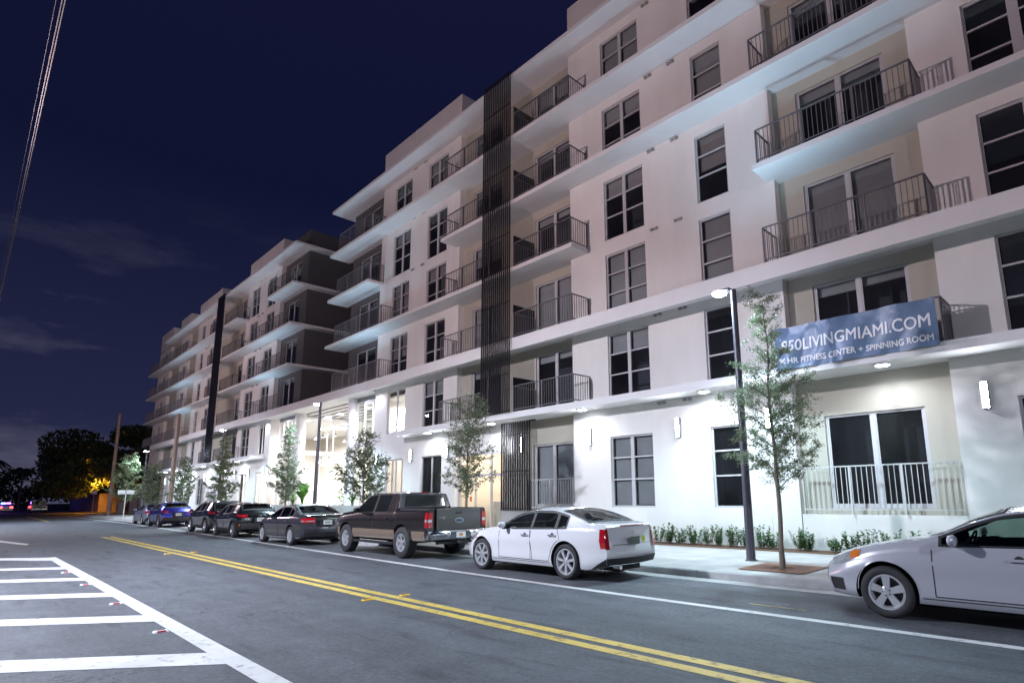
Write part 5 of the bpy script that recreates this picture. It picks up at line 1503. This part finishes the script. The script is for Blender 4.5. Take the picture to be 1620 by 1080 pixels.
car('parked_car', (-24.62, 8.95, 0), 'dark grey sedan between the brown pickup and the black crossovers', 'car', sedan(L=4.82, W=1.82, glass=M['darkglass'], axles=(.95, 3.72), rimr=.22, spokes=10, rims=2,
    tail=dict(wrap=.22, z=(.80, .97), lo=lambda r, x: .82, hi=lambda r, x: .96, **{'in': .44}, white=(.84, .875)), extra=camry_extra, platez=.80, lowh=.1), grey, sc=.95)
car('parked_car', (-51.3, 9.6, 0), 'small silver-blue sedan, farthest of the parked row', 'car', sedan(L=4.4, W=1.74, axles=(.82, 3.40), rimr=.2, step=.06,
    top=[(0, .62), (.4, .85), (1.0, .98), (1.35, 1.06), (1.8, 1.3), (2.2, 1.43), (2.6, 1.46), (3.1, 1.43), (3.6, 1.27), (3.95, 1.13), (4.25, 1.10), (4.4, 1.04)],
    plan=[(0, .80), (.35, .93), (.9, .99), (3.4, 1.0), (4.0, .96), (4.4, .88)],
    belt=[(0, .55), (.5, .78), (1.2, .93), (3.0, .98), (4.0, 1.01), (4.4, .98)],
    win=dict(side=[(1.45, 2.35), (2.4, 3.1), (3.13, 3.4)], front=(1.35, 2.15), rear=(3.15, 3.9)), doors=[dict(x=(1.4, 2.36)), dict(x=(2.37, 3.2), s=-1)], mirror=1.62, seats=(2.15, 2.9)), lightblue, sc=.95)

def cuv(**k):
    p = dict(L=4.35, W=1.79, zb=.26, bowr=.16,
        top=[(0, .70), (.1, .82), (.5, .96), (.95, 1.05), (1.15, 1.11), (1.55, 1.36), (1.85, 1.50), (2.3, 1.56), (3.0, 1.555), (3.5, 1.49), (3.75, 1.42), (4.05, 1.17), (4.2, 1.06), (4.33, 1.0), (4.35, .96)],
        belt=[(0, .62), (.5, .86), (1.1, 1.0), (1.6, 1.02), (2.9, 1.07), (3.4, 1.13), (3.9, 1.10), (4.35, .90)],
        plan=[(0, .80), (.3, .92), (.8, .99), (1.5, 1.0), (3.4, 1.0), (3.9, .97), (4.35, .88)], axles=(.87, 3.48), rw=.345, ra=.405, wt=.22, spokes=5, rims=0, rimr=.225, ride=.12,
        win=dict(side=[(1.25, 2.15), (2.2, 2.95), (2.98, 3.3)], front=(1.16, 1.84), rear=(3.56, 4.02)),
        doors=[dict(x=(1.2, 2.16)), dict(x=(2.17, 3.02), s=-1)], mirror=1.42, seats=(2.0, 2.75), clad=M['black'],
        leanr=[(.25, .0), (.5, .06), (.75, .03), (1.1, -.03)],
        tail=dict(wrap=.42, z=(.90, 1.02), lo=lambda r, x: .90+.06*(4.35-x)/.42, hi=lambda r, x: 1.02+.01*(4.35-x)/.42, **{'in': .52}),
        head=dict(x=(.08, .7), lo=lambda x: .72+.12*x, hi=lambda x: .78+.22*x), emblem=(.94, .04, M['chrome']), platez=.79, lowh=.27)
    p.update(k); return p
twotone = mat('two_tone_spoke', (.42, .42, .45), .3, .8, noise=(9, .2))
def rx(s, t, paint):
    for sg in (-1, 1):
        b = MB(); s.patch(s.L-.16, s.L-.04, lambda x: .52, lambda x: .60, .012, 4, 2, sg, b); b.build('side_reflector', M['amber'], t)
    b = MB(); b.box(3.45, 3.86, -.5, .5, 1.47, 1.485); b.build('roof_spoiler', paint, t)
car('parked_car', (-30.65, 9.0, 0), 'black-green crossover with swept red tail lights and two-tone spoked wheels', 'car', cuv(rimm=twotone, extra=rx), black, sc=.93)
car('parked_car', (-45.42, 9.35, 0), 'royal blue crossover with dark lower cladding', 'car', cuv(step=.05, rimm=twotone, extra=rx), blue, sc=.95)
car('parked_car', (-35.6, 9.25, 0), 'black crossover with silver wheels, behind the black-green one', 'car', cuv(L=4.58, W=1.85, step=.045,
    top=[(0, .76), (.1, .88), (.5, 1.02), (1.0, 1.10), (1.2, 1.16), (1.65, 1.44), (1.95, 1.58), (2.4, 1.66), (3.3, 1.65), (3.9, 1.57), (4.15, 1.36), (4.4, 1.12), (4.56, 1.02), (4.58, .98)],
    belt=[(0, .66), (.5, .90), (1.1, 1.04), (1.6, 1.06), (2.9, 1.12), (3.7, 1.18), (4.1, 1.12), (4.58, .94)],
    plan=[(0, .80), (.3, .92), (.8, .99), (1.5, 1.0), (3.6, 1.0), (4.1, .97), (4.58, .9)], axles=(.92, 3.62), spokes=5, rw=.36, ra=.42, roofrail=(2.1, 3.8),
    win=dict(side=[(1.32, 2.3), (2.35, 3.2), (3.25, 3.72)], front=(1.22, 1.95), rear=(3.95, 4.36)), doors=[dict(x=(1.28, 2.32)), dict(x=(2.33, 3.25), s=-1)], mirror=1.5, seats=(2.1, 2.95),
    tail=dict(wrap=.55, z=(.98, 1.10), lo=lambda r, x: .97+.03*(4.58-x)/.55, hi=lambda r, x: 1.10, **{'in': .5})), ink, sc=.93)

def truck_extra(s, t, paint):
    L = s.L; W = s.W
    # bed liner, tailgate, rear bumper, side band
    for sg in (-1, 1):
        for x0, x1 in ((1.42, 3.94), (4.85, L-.12), (.25, .52)):
            b = MB(); s.patch(x0, x1, lambda x: .50, lambda x: .76, .006, 14, 3, sg, b); b.build('lower_side_band', tan, t, smooth=True)
        b = MB(); b.box(1.5, 3.85, sg*(W-.12), sg*(W+.0), .36, .41); b.tube((1.7, sg*(W-.06), .385), (3.8, sg*(W-.06), .385), .04, n=10); b.build('running_board', M['black'], t)
        b = MB(); s.line([(4.02, .8+.045*q) for q in range(12)], .014, .003, sg, b); b.build('bed_seam', M['black'], t)
        b = MB(); s.line([(4.1+.15*q, 1.335) for q in range(11)], .05, .004, sg, b)
        b.build('bed_rail_cap', M['black'], t)
    xr = s.deform(L, 0, 1.0)[0]
    b = MB(); b.box(xr-.01, xr+.035, -.72, .72, .78, 1.35); b.box(xr+.035, xr+.045, -.70, .70, 1.24, 1.34); tg = b.build('tailgate', pewter, t)
    md = tg.modifiers.new('bev', 'BEVEL'); md.width = .012; md.segments = 2
    b = MB(); b.box(xr+.036, xr+.052, -.10, .10, 1.20, 1.27); b.build('tailgate_handle', M['black'], tg)
    b = MB(); n = 28
    for k in range(n):
        a = 2*math.pi*k/n; b.v.append((xr+.052, .13*math.cos(a), 1.03+.055*math.sin(a)))
    b.v.append((xr+.056, 0, 1.03))
    for k in range(n): b.f.append((k, (k+1) % n, n)); b.m.append(0)
    b.build('badge', mat('navy_enamel', (.05, .07, .13), .3, noise=(20, .1)), tg)
    b = MB()
    for k in range(n):
        a, c = 2*math.pi*k/n, 2*math.pi*(k+1)/n
        b.poly([(xr+.053, .145*math.cos(a), 1.03+.066*math.sin(a)), (xr+.053, .145*math.cos(c), 1.03+.066*math.sin(c)), (xr+.053, .125*math.cos(c), 1.03+.05*math.sin(c)), (xr+.053, .125*math.cos(a), 1.03+.05*math.sin(a))])
    b.build('badge_ring', M['chrome'], tg)
    tx = text_mesh('F-150', .085, 'model_lettering', M['chrome'], tg, lambda x, y: (xr+.047, -.64+x, 1.08+y), .002)
    b = MB(); N = 16
    for zz, xx in ((.54, .06), (.60, .11), (.72, .11), (.775, .07)):
        for k in range(N+1):
            y = -W*1.0+2*W*k/N; b.v.append((xr+xx+.03-.16*abs(y/W)**3, y, zz))
    for j in range(3):
        for k in range(N): a = j*(N+1)+k; b.f.append((a, a+1, a+N+2, a+N+1)); b.m.append(0)
    b.box(xr-.12, xr+.02, -W+.03, W-.03, .56, .76)
    bp_ = b.build('rear_bumper', M['chrome'], t, smooth=True, angle=40)
    b = MB(); b.box(xr+.06, xr+.145, -.33, .33, .565, .735); b.build('plate_pocket', grey, bp_)
    b = MB(); b.box(xr+.14, xr+.15, -.155, .155, .575, .725); b.build('licence_plate', M['plate'], bp_)
    b = MB(); b.box(xr+.151, xr+.152, -.06, .06, .615, .685); b.build('plate_marking', M['amber'], bp_)
    b = MB(); b.box(xr-.2, xr+.05, -.05, .05, .42, .5); b.box(xr-.25, xr-.12, -.55, .55, .40, .46); b.tube((xr-.3, .55, .45), (xr+.02, .6, .42), .035, n=12); b.build('tow_hitch', M['disc'], t)
    # cab rear window
    xc = 3.905; b = MB(); b.poly([(xc+.075, -.68, 1.41), (xc+.075, .68, 1.41), (xc+.026, .60, 1.73), (xc+.026, -.60, 1.73)]); b.build('cab_rear_window', mat('dark_tinted_glass', (.03, .034, .036), .04, noise=(3, .1)), t)
    b = MB(); b.box(xc-.05, xc-.0, -.14, .14, 1.785, 1.812); b.build('brake_light_strip', M['red'], t)
    b = MB(); b.box(3.98, L-.04, -W+.16, W-.16, .80, .84); b.build('bed_floor', M['black'], t)
truck = dict(L=5.62, W=1.98, zb=.46, railf=.93, tum=.30, bowr=.03, bowf=.14, hollow=.0, group='cars parked along the kerb', step=.04,
    leanr=[(.4, 0), (1.4, 0)], leanf=[(.4, -.02), (.6, .02), (.9, .02), (1.2, -.10)],
    top=[(0, 1.02), (.06, 1.12), (.3, 1.18), (1.0, 1.25), (1.38, 1.29), (1.45, 1.33), (1.85, 1.58), (2.12, 1.77), (2.4, 1.82), (3.2, 1.835), (3.86, 1.80), (3.90, 1.77), (3.96, 1.40), (4.0, 1.36), (5.0, 1.365), (5.62, 1.365)],
    belt=[(0, .95), (.5, 1.10), (1.3, 1.19), (2.0, 1.22), (3.8, 1.24), (3.95, 1.27), (5.62, 1.32)], bot=[(0, .5), (.5, .48), (5.62, .5)],
    plan=[(0, .88), (.3, .97), (.7, 1.0), (5.3, 1.0), (5.62, .985)], axles=(.92, 4.28), rw=.428, ra=.49, wt=.29, spokes=5, rims=1, rimr=.24,
    win=dict(side=[(1.62, 2.62), (2.70, 3.50)], front=(1.50, 2.20), rear=(3.0, 3.01)),
    doors=[dict(x=(1.46, 2.66)), dict(x=(2.67, 3.62))], mirror=1.85, seats=(2.45, 3.3), ride=.25, hmat=M['black'], mmat=M['black'],
    tail=dict(wrap=.10, z=(.86, 1.25), lo=lambda r, x: .86, hi=lambda r, x: 1.25, white=(1.0, 1.07), **{'in': .82}),
    head=dict(x=(.05, .35), lo=lambda x: .80, hi=lambda x: 1.02), platez=.62, lowh=.02, lower=M['black'], hdrop=.16, cuts=[(4.06, 5.54, -.80, .80, .84, 1.6)], extra=truck_extra)
car('pickup_truck', (-17.97, 9.1, 0), 'dark brown crew-cab pickup with tan lower band and chrome rear bumper', 'pickup truck', truck, brown, sc=.935)

# vehicles far down the road
def far_truck(x, y):
    t = thing('pickup_truck', (x, y, 0), 'black pickup parked far down the road before the wooden fence', 'pickup truck')
    b = MB(); b.box(-2.7, 2.7, -.95, .95, .5, 1.15); b.box(-.9, 1.0, -.85, .85, 1.15, 1.85); b.build('body', black, t)
    for xx in (-1.7, 1.7):
        for yy in (-.85, .85): MB().lathe([(0, -.13), (.38, -.13), (.40, -.08), (.40, .08), (.38, .13), (0, .13)], 20, axis='y', c=(xx, yy, .4)).build('wheel', M['rubber'], t)
    b = MB(); b.box(2.7, 2.74, -.9, -.7, .8, 1.05); b.box(2.7, 2.74, .7, .9, .8, 1.05); b.build('tail_lamp', M['red'], t)
    b = MB(); b.box(1.001, 1.02, -.7, .7, 1.25, 1.75); b.build('rear_window', M['carglass'], t)
    b = MB(); b.box(2.7, 2.8, -.9, .9, .5, .65); b.build('rear_bumper', M['chrome'], t)
far_truck(-122, 8.9)
def patrol(x, y):
    t = thing('patrol_car', (x, y, 0), 'distant car with glowing red tail lights and flashing blue roof light', 'car')
    b = MB()
    prof = [(-2.4, .3), (-2.4, .75), (-1.3, .95), (-.7, 1.4), (.9, 1.42), (1.6, 1.05), (2.4, 1.0), (2.4, .3)]
    for sg in (-1, 1): b.poly([(px_, sg*.9, pz_) for px_, pz_ in (prof if sg < 0 else prof[::-1])])
    for k in range(8):
        a, c = prof[k], prof[(k+1) % 8]; b.quad((a[0], -.9, a[1]), (a[0], .9, a[1]), (c[0], .9, c[1]), (c[0], -.9, c[1]))
    b.build('body', lightblue, t)
    for xx in (-1.5, 1.5):
        for yy in (-.82, .82): MB().lathe([(0, -.1), (.33, -.1), (.33, .1), (0, .1)], 16, axis='y', c=(xx, yy, .33)).build('wheel', M['rubber'], t)
    b = MB(); b.box(2.4, 2.43, -.85, -.45, .7, .95); b.box(2.4, 2.43, .45, .85, .7, .95); b.build('tail_lamp', emis('red_tail_glow', (1, .03, .03), 14), t)
    b = MB(); b.box(-.1, .1, -.6, -.05, 1.43, 1.6); b.build('light_bar', emis('blue_flash_glow', (.05, .1, 1), 60), t)
    b = MB(); b.box(-.1, .1, .05, .6, 1.43, 1.6); b.build('light_bar', emis('pink_flash_glow', (.6, .08, .9), 20), t)
    light('light_bar_bulb', 'POINT', (x+1.2, y-1.6, 1.9), 450, (.08, .10, 1.0), .3, parent=t)
patrol(-141, 6.1)
